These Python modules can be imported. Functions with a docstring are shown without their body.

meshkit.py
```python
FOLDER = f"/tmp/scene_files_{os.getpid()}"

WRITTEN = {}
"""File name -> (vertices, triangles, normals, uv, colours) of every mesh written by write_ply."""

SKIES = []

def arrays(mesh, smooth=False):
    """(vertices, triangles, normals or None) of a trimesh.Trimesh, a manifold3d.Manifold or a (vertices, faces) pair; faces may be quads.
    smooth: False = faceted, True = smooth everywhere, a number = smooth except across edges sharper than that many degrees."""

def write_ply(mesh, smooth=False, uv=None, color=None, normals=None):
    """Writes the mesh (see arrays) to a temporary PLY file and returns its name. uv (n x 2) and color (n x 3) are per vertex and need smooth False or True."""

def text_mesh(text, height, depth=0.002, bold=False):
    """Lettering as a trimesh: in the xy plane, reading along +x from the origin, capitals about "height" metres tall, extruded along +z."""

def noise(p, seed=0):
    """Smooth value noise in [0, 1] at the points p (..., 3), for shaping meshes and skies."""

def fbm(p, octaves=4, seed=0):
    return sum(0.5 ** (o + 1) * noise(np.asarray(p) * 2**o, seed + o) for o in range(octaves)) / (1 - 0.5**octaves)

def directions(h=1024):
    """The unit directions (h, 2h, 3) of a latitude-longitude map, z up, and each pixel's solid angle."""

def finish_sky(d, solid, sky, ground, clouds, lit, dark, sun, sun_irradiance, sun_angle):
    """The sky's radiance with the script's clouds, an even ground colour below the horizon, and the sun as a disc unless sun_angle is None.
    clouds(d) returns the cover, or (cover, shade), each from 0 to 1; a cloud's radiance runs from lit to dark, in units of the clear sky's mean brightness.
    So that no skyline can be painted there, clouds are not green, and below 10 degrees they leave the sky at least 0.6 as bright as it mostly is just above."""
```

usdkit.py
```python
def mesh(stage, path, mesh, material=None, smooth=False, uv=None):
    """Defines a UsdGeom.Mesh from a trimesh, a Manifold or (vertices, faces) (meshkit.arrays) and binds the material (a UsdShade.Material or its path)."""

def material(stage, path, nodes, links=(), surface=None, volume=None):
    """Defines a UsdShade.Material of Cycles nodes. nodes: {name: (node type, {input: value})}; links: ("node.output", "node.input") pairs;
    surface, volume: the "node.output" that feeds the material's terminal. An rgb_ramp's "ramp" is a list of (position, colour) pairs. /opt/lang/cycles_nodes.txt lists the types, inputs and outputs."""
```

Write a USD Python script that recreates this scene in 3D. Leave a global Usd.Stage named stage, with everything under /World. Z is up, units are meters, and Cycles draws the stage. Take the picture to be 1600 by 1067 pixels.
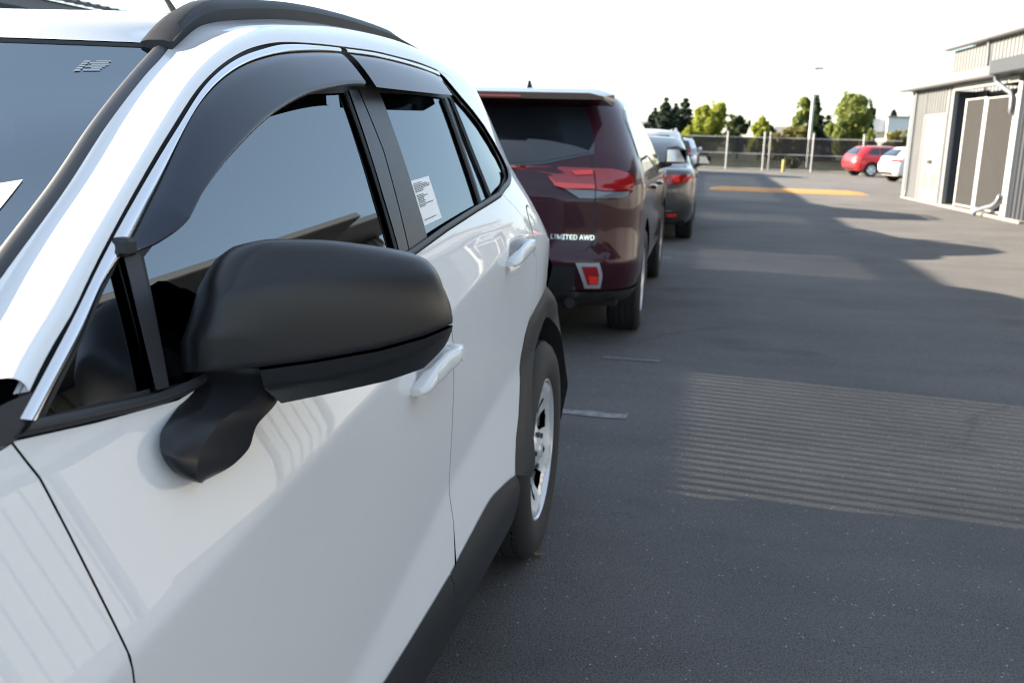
import math
import numpy as np, trimesh, shapely
from shapely.geometry import Polygon, Point, box as sbox
from scipy.spatial import Delaunay
from scipy.interpolate import PchipInterpolator
import usdkit, meshkit
from pxr import Usd, UsdGeom, UsdLux, UsdShade, Gf, Sdf, Vt

stage = Usd.Stage.CreateInMemory()
UsdGeom.SetStageUpAxis(stage, 'Z')
UsdGeom.Xform.Define(stage, '/World')
UsdGeom.Scope.Define(stage, '/World/Looks')

# ---------------------------------------------------------------- camera, sky, sun, exposure
# world: Y runs along the row of parked cars, X to the right of it, Z up; the white car's right-hand flank (as seen) is near X = 0
CAM = np.array([0.4645, -0.2695, 1.38])
PITCH, YAW, ROLL, FPX = 0.21575, 0.19515, 0.02847, 1466.3
EXPOSURE = 2.60
SUN_ELEV, SUN_AHEAD = math.radians(17.0), math.radians(7.5)
to_sun = np.array([-math.cos(SUN_ELEV) * math.cos(SUN_AHEAD), math.cos(SUN_ELEV) * math.sin(SUN_AHEAD), math.sin(SUN_ELEV)])
SUN_INTENSITY, SKY_STRENGTH = 1.25, 0.058

cy, sy, cp, sp_ = math.cos(YAW), math.sin(YAW), math.cos(PITCH), math.sin(PITCH)
fwd = np.array([-sy * cp, cy * cp, -sp_]); rgt = np.array([cy, sy, 0.0]); upv = np.cross(rgt, fwd)
cr, sr = math.cos(ROLL), math.sin(ROLL)
rgt, upv = cr * rgt + sr * upv, -sr * rgt + cr * upv
cam = UsdGeom.Camera.Define(stage, '/World/camera')
mat4 = Gf.Matrix4d(*[float(x) for row in (np.r_[rgt, 0], np.r_[upv, 0], np.r_[-fwd, 0], np.r_[CAM, 1]) for x in row])
cam.AddTransformOp().Set(mat4)
cam.CreateHorizontalApertureAttr(23.5)
cam.CreateVerticalApertureAttr(23.5 * 682 / 1024)
cam.CreateFocalLengthAttr(23.5 * FPX / 1600.0)
cam.CreateFStopAttr(5.0)
cam.CreateFocusDistanceAttr(1.45)
cam.CreateClippingRangeAttr(Gf.Vec2f(0.02, 5000))
cam.CreateExposureAttr(EXPOSURE)

dome = UsdLux.DomeLight.Define(stage, '/World/sky')
dome.CreateIntensityAttr(1.0)
sky = usdkit.material(stage, '/World/Looks/sky_air', {
    'tc': ('texture_coordinate', {}),
    'sky': ('sky_texture', {'sky_type': 'single_scattering', 'sun_disc': False, 'sun_elevation': SUN_ELEV,
                            'sun_rotation': math.atan2(to_sun[0], to_sun[1]), 'altitude': 60.0, 'air_density': 1.0, 'aerosol_density': 0.45, 'ozone_density': 1.0}),
    'veil': ('mix_color', {'fac': 0.36, 'b': (3.55, 4.05, 4.65), 'use_clamp': False}),   # thin, even high cloud over the whole sky
    'bg': ('background_shader', {'strength': SKY_STRENGTH})},
    [('sky.color', 'veil.a'), ('veil.result', 'bg.color')], surface='bg.background')
UsdShade.MaterialBindingAPI.Apply(dome.GetPrim()).Bind(sky)
sun = UsdLux.DistantLight.Define(stage, '/World/sun')
sun.CreateIntensityAttr(SUN_INTENSITY); sun.CreateNormalizeAttr(True); sun.CreateAngleAttr(0.53)
sun.CreateColorAttr(Gf.Vec3f(1.0, 0.86, 0.69))
zax = to_sun; xax = np.cross([0, 0, 1.0], zax); xax /= np.linalg.norm(xax); yax = np.cross(zax, xax)
sun.AddTransformOp().Set(Gf.Matrix4d(*[float(x) for row in (np.r_[xax, 0], np.r_[yax, 0], np.r_[zax, 0], [0, 0, 30, 1]) for x in row]))
for pr, lb in ((dome, 'pale hazy evening sky'),):
    pr.GetPrim().SetCustomDataByKey('kind', 'structure'); pr.GetPrim().SetCustomDataByKey('label', lb)

# ---------------------------------------------------------------- helpers
rng = np.random.default_rng(7)
USED = set()


def numbered(parent, base):
    p = f'{parent}/{base}'; k = 0
    while p in USED or stage.GetPrimAtPath(p):
        k += 1; p = f'{parent}/{base}_{k:03d}'
    USED.add(p)
    return p


def tag(prim, label=None, cat=None, group=None, kind=None):
    for k, v in (('label', label), ('category', cat), ('group', group), ('kind', kind)):
        if v:
            prim.SetCustomDataByKey(k, v)
    return prim


def thing(base, label, cat, loc=(0, 0, 0), rotz=0.0, group=None):
    x = UsdGeom.Xform.Define(stage, numbered('/World', base))
    x.AddTranslateOp().Set(Gf.Vec3d(*map(float, loc)))
    if rotz:
        x.AddRotateZOp().Set(float(rotz))
    return tag(x.GetPrim(), label, cat, group)


def obj(base, mesh, mat, parent=None, smooth=False, label=None):
    """One Mesh prim from (V, F), (V, F, N) or a trimesh."""
    where = str(parent.GetPath()) if parent is not None else '/World'
    path = numbered(where, base)
    if isinstance(mesh, tuple) and len(mesh) == 3:
        v, f, n = mesh
    else:
        v, f, n = meshkit.arrays(mesh, smooth)
    m = UsdGeom.Mesh.Define(stage, path)
    m.CreatePointsAttr(Vt.Vec3fArray.FromNumpy(np.ascontiguousarray(v, np.float32)))
    m.CreateFaceVertexCountsAttr(Vt.IntArray.FromNumpy(np.full(len(f), 3, np.int32)))
    m.CreateFaceVertexIndicesAttr(Vt.IntArray.FromNumpy(np.ascontiguousarray(f, np.int32).ravel()))
    m.CreateSubdivisionSchemeAttr('none'); m.CreateDoubleSidedAttr(True)
    if n is not None:
        m.CreateNormalsAttr(Vt.Vec3fArray.FromNumpy(np.ascontiguousarray(n, np.float32))); m.SetNormalsInterpolation('vertex')
    if mat is not None:
        UsdShade.MaterialBindingAPI.Apply(m.GetPrim()).Bind(mat)
    if label:
        m.GetPrim().SetCustomDataByKey('label', label)
    return m.GetPrim()


def copy_of(root, loc, rotz, label, group=None):
    was = root.GetCustomData()
    r = thing(root.GetName().rstrip('0123456789').rstrip('_') if root.GetName()[-1].isdigit() else root.GetName(), label, was['category'], loc, rotz, group or was.get('group'))
    r.GetReferences().AddInternalReference(root.GetPath()); r.SetInstanceable(True)
    return r


def cat_(*ms):
    """Joins (V, F) or (V, F, N) meshes."""
    V, F, N, k = [], [], [], 0
    hasn = all(len(m) == 3 for m in ms)
    for m in ms:
        V.append(m[0]); F.append(np.asarray(m[1]) + k); k += len(m[0])
        if hasn:
            N.append(m[2])
    return (np.vstack(V), np.vstack(F), np.vstack(N)) if hasn else (np.vstack(V), np.vstack(F))


def nrm(m, angle=35):
    """(V, F) -> (V, F, N)."""
    return m if len(m) == 3 else meshkit.arrays(m, angle)


def vf(m):
    return (np.asarray(m.vertices), np.asarray(m.faces))


def bx(lo, hi):
    lo, hi = np.minimum(lo, hi), np.maximum(lo, hi)
    m = trimesh.creation.box(extents=np.asarray(hi, float) - lo)
    return np.asarray(m.vertices) + (np.asarray(hi, float) + lo) / 2, np.asarray(m.faces)


def rbx(lo, hi, b=0.01):
    """Chamfered box."""
    lo, hi = np.asarray(lo, float), np.asarray(hi, float)
    lo, hi = np.minimum(lo, hi), np.maximum(lo, hi)
    b = min(b, 0.49 * (hi - lo).min()); pts = []
    for k in range(3):
        for i in range(8):
            c = [(lo, hi)[(i >> a) & 1][a] for a in range(3)]
            for a in range(3):
                if a != k:
                    c[a] += b if (i >> a) & 1 == 0 else -b
            pts.append(c)
    return vf(trimesh.convex.convex_hull(np.array(pts)))


def hull(pts):
    return vf(trimesh.convex.convex_hull(np.asarray(pts, float)))


def resample(P, n):
    P = np.asarray(P, float); d = np.r_[0, np.cumsum(np.linalg.norm(np.diff(P, axis=0), axis=1))]
    t = np.linspace(0, d[-1], n)
    return np.stack([np.interp(t, d, P[:, k]) for k in range(P.shape[1])], 1)


def smoothcurve(P, n):
    P = np.asarray(P, float); d = np.r_[0, np.cumsum(np.linalg.norm(np.diff(P, axis=0), axis=1))]
    t = np.linspace(0, d[-1], n)
    return np.stack([PchipInterpolator(d, P[:, k])(t) for k in range(P.shape[1])], 1)


def grid(G, closed=False):
    """Grid of points (m, n, 3) -> (V, F)."""
    m, n = G.shape[:2]
    i, j = np.meshgrid(np.arange(m - 1), np.arange(n if closed else n - 1), indexing='ij')
    j2 = (j + 1) % n
    q = np.stack([i * n + j, i * n + j2, (i + 1) * n + j2, (i + 1) * n + j], -1).reshape(-1, 4)
    return G.reshape(-1, 3), np.vstack([q[:, [0, 1, 2]], q[:, [0, 2, 3]]])


def capped(G):
    """Closed-ring sections (m, n, 3) -> closed (V, F)."""
    V, F = grid(G, True); m, n = G.shape[:2]
    c0, c1 = len(V), len(V) + 1
    V = np.vstack([V, G[0].mean(0), G[-1].mean(0)]); j = np.arange(n); j2 = (j + 1) % n
    return solid((V, np.vstack([F, np.stack([np.full(n, c0), j2, j], 1), np.stack([np.full(n, c1), (m - 1) * n + j, (m - 1) * n + j2], 1)])))


def tube(P, r, sides=10, caps=True):
    p = np.asarray(P, float); t = np.gradient(p, axis=0); t /= np.linalg.norm(t, axis=1, keepdims=True) + 1e-12
    ref = np.array([0, 0, 1.0]) if abs(t[:, 2]).mean() < 0.8 else np.array([1.0, 0, 0])
    a = np.cross(t, ref); a /= np.linalg.norm(a, axis=1, keepdims=True) + 1e-12
    b = np.cross(t, a); an = np.arange(sides) * 2 * np.pi / sides
    G = p[:, None] + np.broadcast_to(r, (len(p),))[:, None, None] * (np.cos(an)[None, :, None] * a[:, None] + np.sin(an)[None, :, None] * b[:, None])
    return capped(G) if caps else grid(G, True)


def revolve(prof, n=48, axis='x'):
    """prof: (axial, radius) pairs turned about the x axis."""
    prof = np.asarray(prof, float); a = np.arange(n) * 2 * np.pi / n
    G = np.stack([np.repeat(prof[:, :1], n, 1), prof[:, 1:] * np.cos(a)[None], prof[:, 1:] * np.sin(a)[None]], -1)
    return solid(grid(G, True))


def orient(m, out):
    """Turns an open (V, F) sheet so that it faces OUT on the whole."""
    V, F = np.asarray(m[0]), np.asarray(m[1])
    n = np.cross(V[F[:, 1]] - V[F[:, 0]], V[F[:, 2]] - V[F[:, 0]]).sum(0)
    return (V, F[:, ::-1]) if n @ np.asarray(out, float) < 0 else (V, F)


def solid(m):
    """Turns a closed (V, F) skin outwards."""
    V, F = np.asarray(m[0]), np.asarray(m[1]); c = V.mean(0)
    vol = np.einsum('ij,ij->i', V[F[:, 0]] - c, np.cross(V[F[:, 1]] - c, V[F[:, 2]] - c)).sum()
    return (V, F[:, ::-1]) if vol < 0 else (V, F)


def moved(m, d):
    return (np.asarray(m[0]) + np.asarray(d, float), *m[1:])


def patch(poly, lift, out=(1, 0, 0), step=0.03, thick=0.0, extra=None, holes=(), bstep=None):
    """A 2D region meshed and lifted onto a surface, with normals taken from the surface itself and, with thick, a returned edge."""
    pg = poly if hasattr(poly, 'geom_type') else Polygon(np.asarray(poly, float), [np.asarray(h) for h in holes])
    if not pg.is_valid:
        pg = pg.buffer(0)
    if pg.geom_type != 'Polygon':
        pg = max(pg.geoms, key=lambda g_: g_.area)
    bstep = bstep or step * 0.55
    rings = []
    for r in (pg.exterior, *pg.interiors):
        c = np.array(shapely.segmentize(r, bstep).coords)[:-1]
        if len(c) > 2:
            rings.append(c)
    x0, y0, x1, y1 = pg.bounds
    gx, gy = np.meshgrid(np.arange(x0 + step / 2, x1, step), np.arange(y0 + step / 2, y1, step))
    pts = np.stack([gx.ravel(), gy.ravel()], 1)
    if extra is not None:
        pts = np.vstack([np.asarray(extra, float), pts])
    inner = pg.buffer(-0.5 * bstep)
    pts = pts[shapely.contains_xy(inner, pts[:, 0], pts[:, 1])] if not inner.is_empty else np.zeros((0, 2))
    allp = np.vstack(rings + [pts])
    tri = Delaunay(allp).simplices
    c = allp[tri].mean(1)
    tri = tri[shapely.contains_xy(pg.buffer(1e-7), c[:, 0], c[:, 1])]
    V = lift(allp); e = 4e-4
    du = lift(allp + [e, 0]) - lift(allp - [e, 0]); dv = lift(allp + [0, e]) - lift(allp - [0, e])
    N = np.cross(du, dv); N /= np.linalg.norm(N, axis=1, keepdims=True) + 1e-15
    if (N @ np.asarray(out, float)).mean() < 0:
        N = -N
    fn = np.cross(V[tri[:, 1]] - V[tri[:, 0]], V[tri[:, 2]] - V[tri[:, 0]])
    bad = (fn * N[tri].mean(1)).sum(1) < 0
    tri[bad] = tri[bad][:, ::-1]
    if thick:
        parts = [(V, tri, N)]; k = 0
        for r in rings:
            n = len(r); P = V[k:k + n]; Q = P - N[k:k + n] * thick; k += n
            ed = np.roll(P, -1, 0) - np.roll(P, 1, 0)
            rn = np.cross(ed, N[k - n:k]); rn /= np.linalg.norm(rn, axis=1, keepdims=True) + 1e-15
            j = np.arange(n); j2 = (j + 1) % n
            parts.append((np.vstack([P, Q]), np.vstack([np.stack([j, j2, j2 + n], 1), np.stack([j, j2 + n, j + n], 1)]), np.vstack([rn, rn])))
        return cat_(*parts)
    return V, tri, N


def mirrored(m, plane):
    """Mirror image about X = plane."""
    V = np.array(m[0]); V[:, 0] = 2 * plane - V[:, 0]
    if len(m) == 3:
        N = np.array(m[2]); N[:, 0] *= -1
        return V, np.asarray(m[1])[:, ::-1], N
    return V, np.asarray(m[1])[:, ::-1]


# ---------------------------------------------------------------- materials
def mat(name, color, rough=0.5, metal=0.0, coat=0.0, coat_rough=0.03, spec=None, noise=None, bump=None, emit=None):
    """noise: (scale, darker colour); bump: (scale, distance)."""
    p = {'base_color': color, 'roughness': rough, 'metallic': metal}
    if coat:
        p['coat_weight'] = coat; p['coat_roughness'] = coat_rough
    if spec is not None:
        p['specular_ior_level'] = spec
    nodes, links = {'p': ('principled_bsdf', p)}, []
    if noise or bump:
        nodes['g'] = ('geometry', {})
    if noise:
        nodes['n'] = ('noise_texture', {'scale': noise[0], 'detail': 5.0, 'roughness': 0.65})
        nodes['r'] = ('rgb_ramp', {'ramp': [(0.32, noise[1]), (0.66, color)]})
        links += [('g.position', 'n.vector'), ('n.fac', 'r.fac'), ('r.color', 'p.base_color')]
    if bump:
        nodes['bn'] = ('noise_texture', {'scale': bump[0], 'detail': 3.0})
        nodes['b'] = ('bump', {'strength': 1.0, 'distance': bump[1]})
        links += [('g.position', 'bn.vector'), ('bn.fac', 'b.height'), ('b.normal', 'p.normal')]
    return usdkit.material(stage, f'/World/Looks/{name}', nodes, links, surface='p.BSDF')


def glass(name, tint=(0.6, 0.64, 0.63), ior=1.5, fac_add=0.0):
    return usdkit.material(stage, f'/World/Looks/{name}', {
        'f': ('fresnel', {'IOR': ior}), 't': ('transparent_bsdf', {'color': tint}), 'g': ('glossy_bsdf', {'color': (0.84, 0.94, 1.0), 'roughness': 0.0}),
        'm': ('mix_closure', {})}, [('f.fac', 'm.fac'), ('t.BSDF', 'm.closure1'), ('g.BSDF', 'm.closure2')], surface='m.closure')


white_paint = mat('white_paint', (0.665, 0.665, 0.66), 0.40, coat=0.85, coat_rough=0.012, noise=(420, (0.645, 0.645, 0.64)))
maroon_paint = mat('maroon_paint', (0.021, 0.0018, 0.0055), 0.35, coat=0.75, coat_rough=0.01, spec=0.15)
grey_paint = mat('grey_paint', (0.075, 0.072, 0.070), 0.30, metal=0.7, coat=1.0, coat_rough=0.02)
silver_paint = mat('silver_paint', (0.62, 0.63, 0.64), 0.3, metal=0.5, coat=1.0)
red_paint = mat('red_paint', (0.50, 0.012, 0.018), 0.3, coat=1.0)
black_plastic = mat('black_plastic', (0.020, 0.020, 0.022), 0.42, spec=0.4, bump=(2600, 0.00008))
mirror_plastic = mat('mirror_plastic', (0.011, 0.011, 0.012), 0.32, spec=0.42, bump=(2400, 0.00007), noise=(300, (0.009, 0.009, 0.010)))
grey_plastic = mat('grey_plastic', (0.016, 0.017, 0.018), 0.5, spec=0.22, bump=(1800, 0.0001))
gloss_black = mat('gloss_black', (0.012, 0.013, 0.016), 0.10, coat=1.0, coat_rough=0.02)
visor_acrylic = mat('visor_acrylic', (0.004, 0.007, 0.014), 0.09, spec=0.5)
rubber = mat('rubber', (0.012, 0.012, 0.013), 0.55)
pillar_satin = mat('pillar_satin', (0.018, 0.018, 0.020), 0.36)
dark_void = mat('dark_void', (0.006, 0.006, 0.006), 0.9)
bright_trim = mat('bright_trim', (0.50, 0.51, 0.53), 0.22, metal=0.6, coat=0.8)
chrome = mat('chrome', (0.83, 0.84, 0.86), 0.06, metal=1.0)
wheel_silver = mat('wheel_silver', (0.62, 0.63, 0.65), 0.28, metal=0.45, coat=0.6)
wheel_dark = mat('wheel_dark', (0.07, 0.07, 0.073), 0.45, metal=0.4)
tyre_rubber = mat('tyre_rubber', (0.013, 0.013, 0.013), 0.7, noise=(60, (0.009, 0.009, 0.009)))
dark_glass = mat('dark_glass', (0.010, 0.012, 0.014), 0.02, spec=0.5, coat=1.0, coat_rough=0.0)
side_glass = glass('side_glass', (0.20, 0.24, 0.24), 2.9)
screen_glass = glass('screen_glass', (0.16, 0.19, 0.19), 2.7)
red_lens = mat('red_lens', (0.24, 0.006, 0.008), 0.12, coat=1.0)
bright_red_lens = mat('bright_red_lens', (0.70, 0.030, 0.022), 0.15, coat=1.0)
clear_lens = mat('clear_lens', (0.13, 0.135, 0.14), 0.10, coat=1.0)
amber_lens = mat('amber_lens', (0.75, 0.22, 0.05), 0.15, coat=1.0)
seat_cloth = mat('seat_cloth', (0.022, 0.023, 0.026), 0.85)
paper = mat('paper', (0.80, 0.80, 0.78), 0.6)
print_ink = mat('print_ink', (0.09, 0.09, 0.10), 0.7)
faint_ink = mat('faint_ink', (0.34, 0.35, 0.38), 0.7)
# ---------------------------------------------------------------- ground
asphalt = usdkit.material(stage, '/World/Looks/asphalt', {
    'g': ('geometry', {}),
    'big': ('noise_texture', {'scale': 0.55, 'detail': 6.0, 'roughness': 0.6}),
    'str': ('mapping', {'scale': (0.35, 1.6, 1.0)}),
    'mid': ('noise_texture', {'scale': 1.3, 'detail': 5.0, 'roughness': 0.65}),
    'fine': ('noise_texture', {'scale': 190.0, 'detail': 3.0, 'roughness': 0.7}),
    'vor': ('voronoi_texture', {'scale': 95.0}),
    'sep': ('separate_color', {}),
    'rare': ('map_range', {'from_min': 0.968, 'from_max': 0.985, 'clamp': True}),
    'core': ('map_range', {'from_min': 0.36, 'from_max': 0.26, 'clamp': True}),
    'spk': ('math', {'math_type': 'multiply'}),
    'rb': ('rgb_ramp', {'ramp': [(0.22, (0.094, 0.092, 0.091)), (0.5, (0.130, 0.127, 0.125)), (0.8, (0.168, 0.163, 0.158))]}),
    'rm': ('rgb_ramp', {'ramp': [(0.3, (0.88, 0.88, 0.88)), (0.7, (1.09, 1.09, 1.08))]}),
    'rf': ('rgb_ramp', {'ramp': [(0.34, (0.42, 0.42, 0.42)), (0.52, (1.0, 1.0, 1.0)), (0.72, (1.85, 1.83, 1.8))]}),
    'm1': ('mix_color', {'blend_type': 'multiply', 'fac': 1.0}), 'm2': ('mix_color', {'blend_type': 'multiply', 'fac': 1.0}),
    'm3': ('mix_color', {'blend_type': 'mix', 'b': (0.45, 0.445, 0.43)}),
    'wn': ('noise_texture', {'scale': 2.2, 'detail': 4.0}), 'wv': ('vector_math', {'math_type': 'scale', 'scale': 0.55}), 'wa': ('vector_math', {'math_type': 'add'}),
    'ck': ('voronoi_texture', {'feature': 'distance_to_edge', 'scale': 0.42}), 'ckl': ('map_range', {'from_min': 0.011, 'from_max': 0.002, 'clamp': True}),
    'ckn': ('noise_texture', {'scale': 0.23, 'detail': 2.0}), 'ckm': ('map_range', {'from_min': 0.50, 'from_max': 0.62, 'clamp': True}), 'ckf': ('math', {'math_type': 'multiply'}), 'm4': ('mix_color', {'b': (0.045, 0.044, 0.043)}), 'ckh': ('math', {'math_type': 'multiply', 'value2': 0.45}),
    'st': ('noise_texture', {'scale': 0.9, 'detail': 3.0, 'roughness': 0.5}), 'stm': ('map_range', {'from_min': 0.60, 'from_max': 0.72, 'to_max': 0.55, 'clamp': True}), 'm5': ('mix_color', {'b': (0.060, 0.058, 0.057)}),
    'hb': ('math', {'math_type': 'add'}),
    'b': ('bump', {'strength': 0.9, 'distance': 0.004}),
    'p': ('principled_bsdf', {'roughness': 0.82, 'specular_ior_level': 0.35})},
    [('g.position', 'big.vector'), ('g.position', 'str.vector'), ('str.vector', 'mid.vector'), ('g.position', 'fine.vector'), ('g.position', 'vor.vector'),
     ('vor.color', 'sep.color'), ('sep.r', 'rare.value'), ('vor.distance', 'core.value'), ('rare.result', 'spk.value1'), ('core.result', 'spk.value2'),
     ('big.fac', 'rb.fac'), ('mid.fac', 'rm.fac'), ('fine.fac', 'rf.fac'), ('rb.color', 'm1.a'), ('rm.color', 'm1.b'), ('m1.result', 'm2.a'), ('rf.color', 'm2.b'),
     ('m2.result', 'm3.a'), ('spk.value', 'm3.fac'), ('g.position', 'wn.vector'), ('wn.color', 'wv.vector1'), ('g.position', 'wa.vector1'), ('wv.vector', 'wa.vector2'), ('wa.vector', 'ck.vector'), ('ck.distance', 'ckl.value'), ('g.position', 'ckn.vector'), ('ckn.fac', 'ckm.value'), ('ckl.result', 'ckf.value1'), ('ckm.result', 'ckf.value2'), ('ckf.value', 'ckh.value1'), ('m3.result', 'm4.a'), ('ckh.value', 'm4.fac'),
     ('g.position', 'st.vector'), ('st.fac', 'stm.value'), ('m4.result', 'm5.a'), ('stm.result', 'm5.fac'), ('m5.result', 'p.base_color'), ('fine.fac', 'hb.value1'), ('core.result', 'hb.value2'), ('hb.value', 'b.height'), ('b.normal', 'p.normal')],
    surface='p.BSDF')
dry_grass = mat('dry_grass', (0.055, 0.065, 0.022), 0.9, noise=(0.8, (0.03, 0.042, 0.014)))
worn_white = mat('worn_white', (0.30, 0.30, 0.30), 0.8, noise=(24, (0.135, 0.134, 0.134)))
faded_white = mat('faded_white', (0.19, 0.185, 0.18), 0.8, noise=(20, (0.13, 0.126, 0.122)))
hump_yellow = mat('hump_yellow', (0.55, 0.27, 0.06), 0.7, noise=(9, (0.36, 0.18, 0.06)))
tar = mat('tar', (0.07, 0.07, 0.072), 0.75, noise=(2.5, (0.125, 0.123, 0.123)))
concrete = mat('concrete', (0.30, 0.28, 0.23), 0.85, noise=(5, (0.22, 0.20, 0.16)))


def sheet(poly, z):
    p = np.asarray(poly, float)
    V, F = trimesh.creation.triangulate_polygon(Polygon(p), engine='earcut')
    f = np.asarray(F); V = np.c_[V, np.full(len(V), z)]
    fn = np.cross(V[f[:, 1]] - V[f[:, 0]], V[f[:, 2]] - V[f[:, 0]])[:, 2]; f[fn < 0] = f[fn < 0][:, ::-1]
    return V, f


tag(obj('ground', sheet([(-700, -400), (700, -400), (700, 1200), (-700, 1200)], -0.05), dry_grass), 'dry grass ground running on behind the lot fence', kind='structure')
tag(obj('asphalt_lot', sheet([(-24, -60), (45, -60), (45, 43.0), (9.6, 48.9), (-4.0, 51.4), (-24, 55.0)], 0.0), asphalt), 'grey weathered asphalt of the car lot', kind='structure')


def ragged_line(x0, x1, y, w, seed):
    r = np.random.default_rng(seed); xs = np.linspace(x0, x1, 26)
    top = y + w / 2 + r.normal(0, w * 0.10, 26); bot = y - w / 2 + r.normal(0, w * 0.10, 26)
    return np.r_[np.c_[xs, bot], np.c_[xs, top][::-1]]


for x0, x1, y, w, lab in ((-2.2, 0.16, 4.34, 0.09, 'worn white parking line on the asphalt just behind the white car'),
                          (-0.10, 0.26, 5.62, 0.05, 'faint worn white line stub on the asphalt just behind the maroon car'),
                          (-2.0, 0.13, 11.1, 0.09, 'short worn white parking line between the maroon car and the grey sedan')):
    tag(obj('parking_line', sheet(ragged_line(x0, x1, y, w, int(y * 10)), 0.004), worn_white if y != 5.62 else faded_white), lab, kind='structure')
pts = []
for k in range(14):
    a = k / 14 * 2 * math.pi; pts.append((4.55 + 0.16 * math.cos(a) * (1 + 0.5 * math.sin(3 * a)), 15.2 + 1.3 * math.sin(a) * (1 + 0.25 * math.cos(2 * a))))
tag(obj('tar_patch', sheet(pts, 0.004), tar), 'dark tar stain on the sunlit asphalt before the grey shed', kind='structure')

# speed hump, painted orange yellow, across the lane
hs = []
for x, k in ((0.62, 0.02), (0.72, 0.5), (1.0, 1.0), (4.55, 1.0), (4.95, 0.6), (5.08, 0.02)):
    ys = np.linspace(-1, 1, 9); hs.append(np.stack([np.full(9, x), 28.7 + ys * 0.95 * (0.75 + 0.25 * k), 0.005 + 0.075 * k * (1 - ys ** 2)], 1))
hump = thing('speed_hump', 'low speed hump painted orange yellow across the lane', 'speed hump')
obj('painted_top', orient(grid(np.array(hs)), (0, 0, 1)), hump_yellow, hump, smooth=60)

# ---------------------------------------------------------------- slatted screen fence left of the row
fence_dark = mat('fence_dark', (0.035, 0.034, 0.040), 0.5)
gutter_grey = mat('gutter_grey', (0.10, 0.105, 0.115), 0.4, metal=0.2)
slat_pale = mat('slat_pale', (0.30, 0.30, 0.33), 0.5)
SX, Y0, Y1 = -4.72, -7.0, 46.0
scr = thing('slatted_screen', 'tall dark screen wall with upright slats and metal cap, left of the parked row', 'screen fence')
obj('lower_wall', bx((SX - 0.06, Y0, 0), (SX + 0.03, Y1, 1.53)), fence_dark, scr)
obj('sill_rail', rbx((SX - 0.07, Y0, 1.532), (SX + 0.06, Y1, 1.58), 0.008), gutter_grey, scr)
ys = np.arange(Y0 + 0.05, Y1, 0.082)
one = lambda y: bx((SX - 0.012, y, 1.582), (SX + 0.012, y + 0.070, 2.198))
for y in ys[(ys > 2.5) & (ys < 13)]:
    obj('slat', one(y), slat_pale, scr)
tag(obj('slat', cat_(*[one(y) for y in ys[(ys <= 2.5) | (ys >= 13)]]), slat_pale, scr), kind='stuff')
for y in np.arange(Y0, Y1 + 0.1, 5.3):
    obj('post', rbx((SX - 0.16, y - 0.06, 0), (SX - 0.075, y + 0.06, 2.2), 0.01), fence_dark, scr)
obj('beam', rbx((SX - 0.09, Y0, 2.2), (SX + 0.07, Y1, 2.315), 0.02), gutter_grey, scr)
yy = np.arange(Y0, Y1, 0.033); zz = 2.318 + 0.022 * (0.5 + 0.5 * np.cos(yy / 0.13 * 2 * math.pi)) + 0.02
obj('cap_sheet', cat_(grid(np.stack([np.stack([np.full_like(yy, SX - 0.16), yy, zz + 0.02], 1), np.stack([np.full_like(yy, SX + 0.11), yy, zz], 1)])),
                      grid(np.stack([np.stack([np.full_like(yy, SX + 0.11), yy, zz], 1), np.stack([np.full_like(yy, SX + 0.11), yy, np.full_like(yy, 2.317)], 1)]))), fence_dark, scr, smooth=40)

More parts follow.
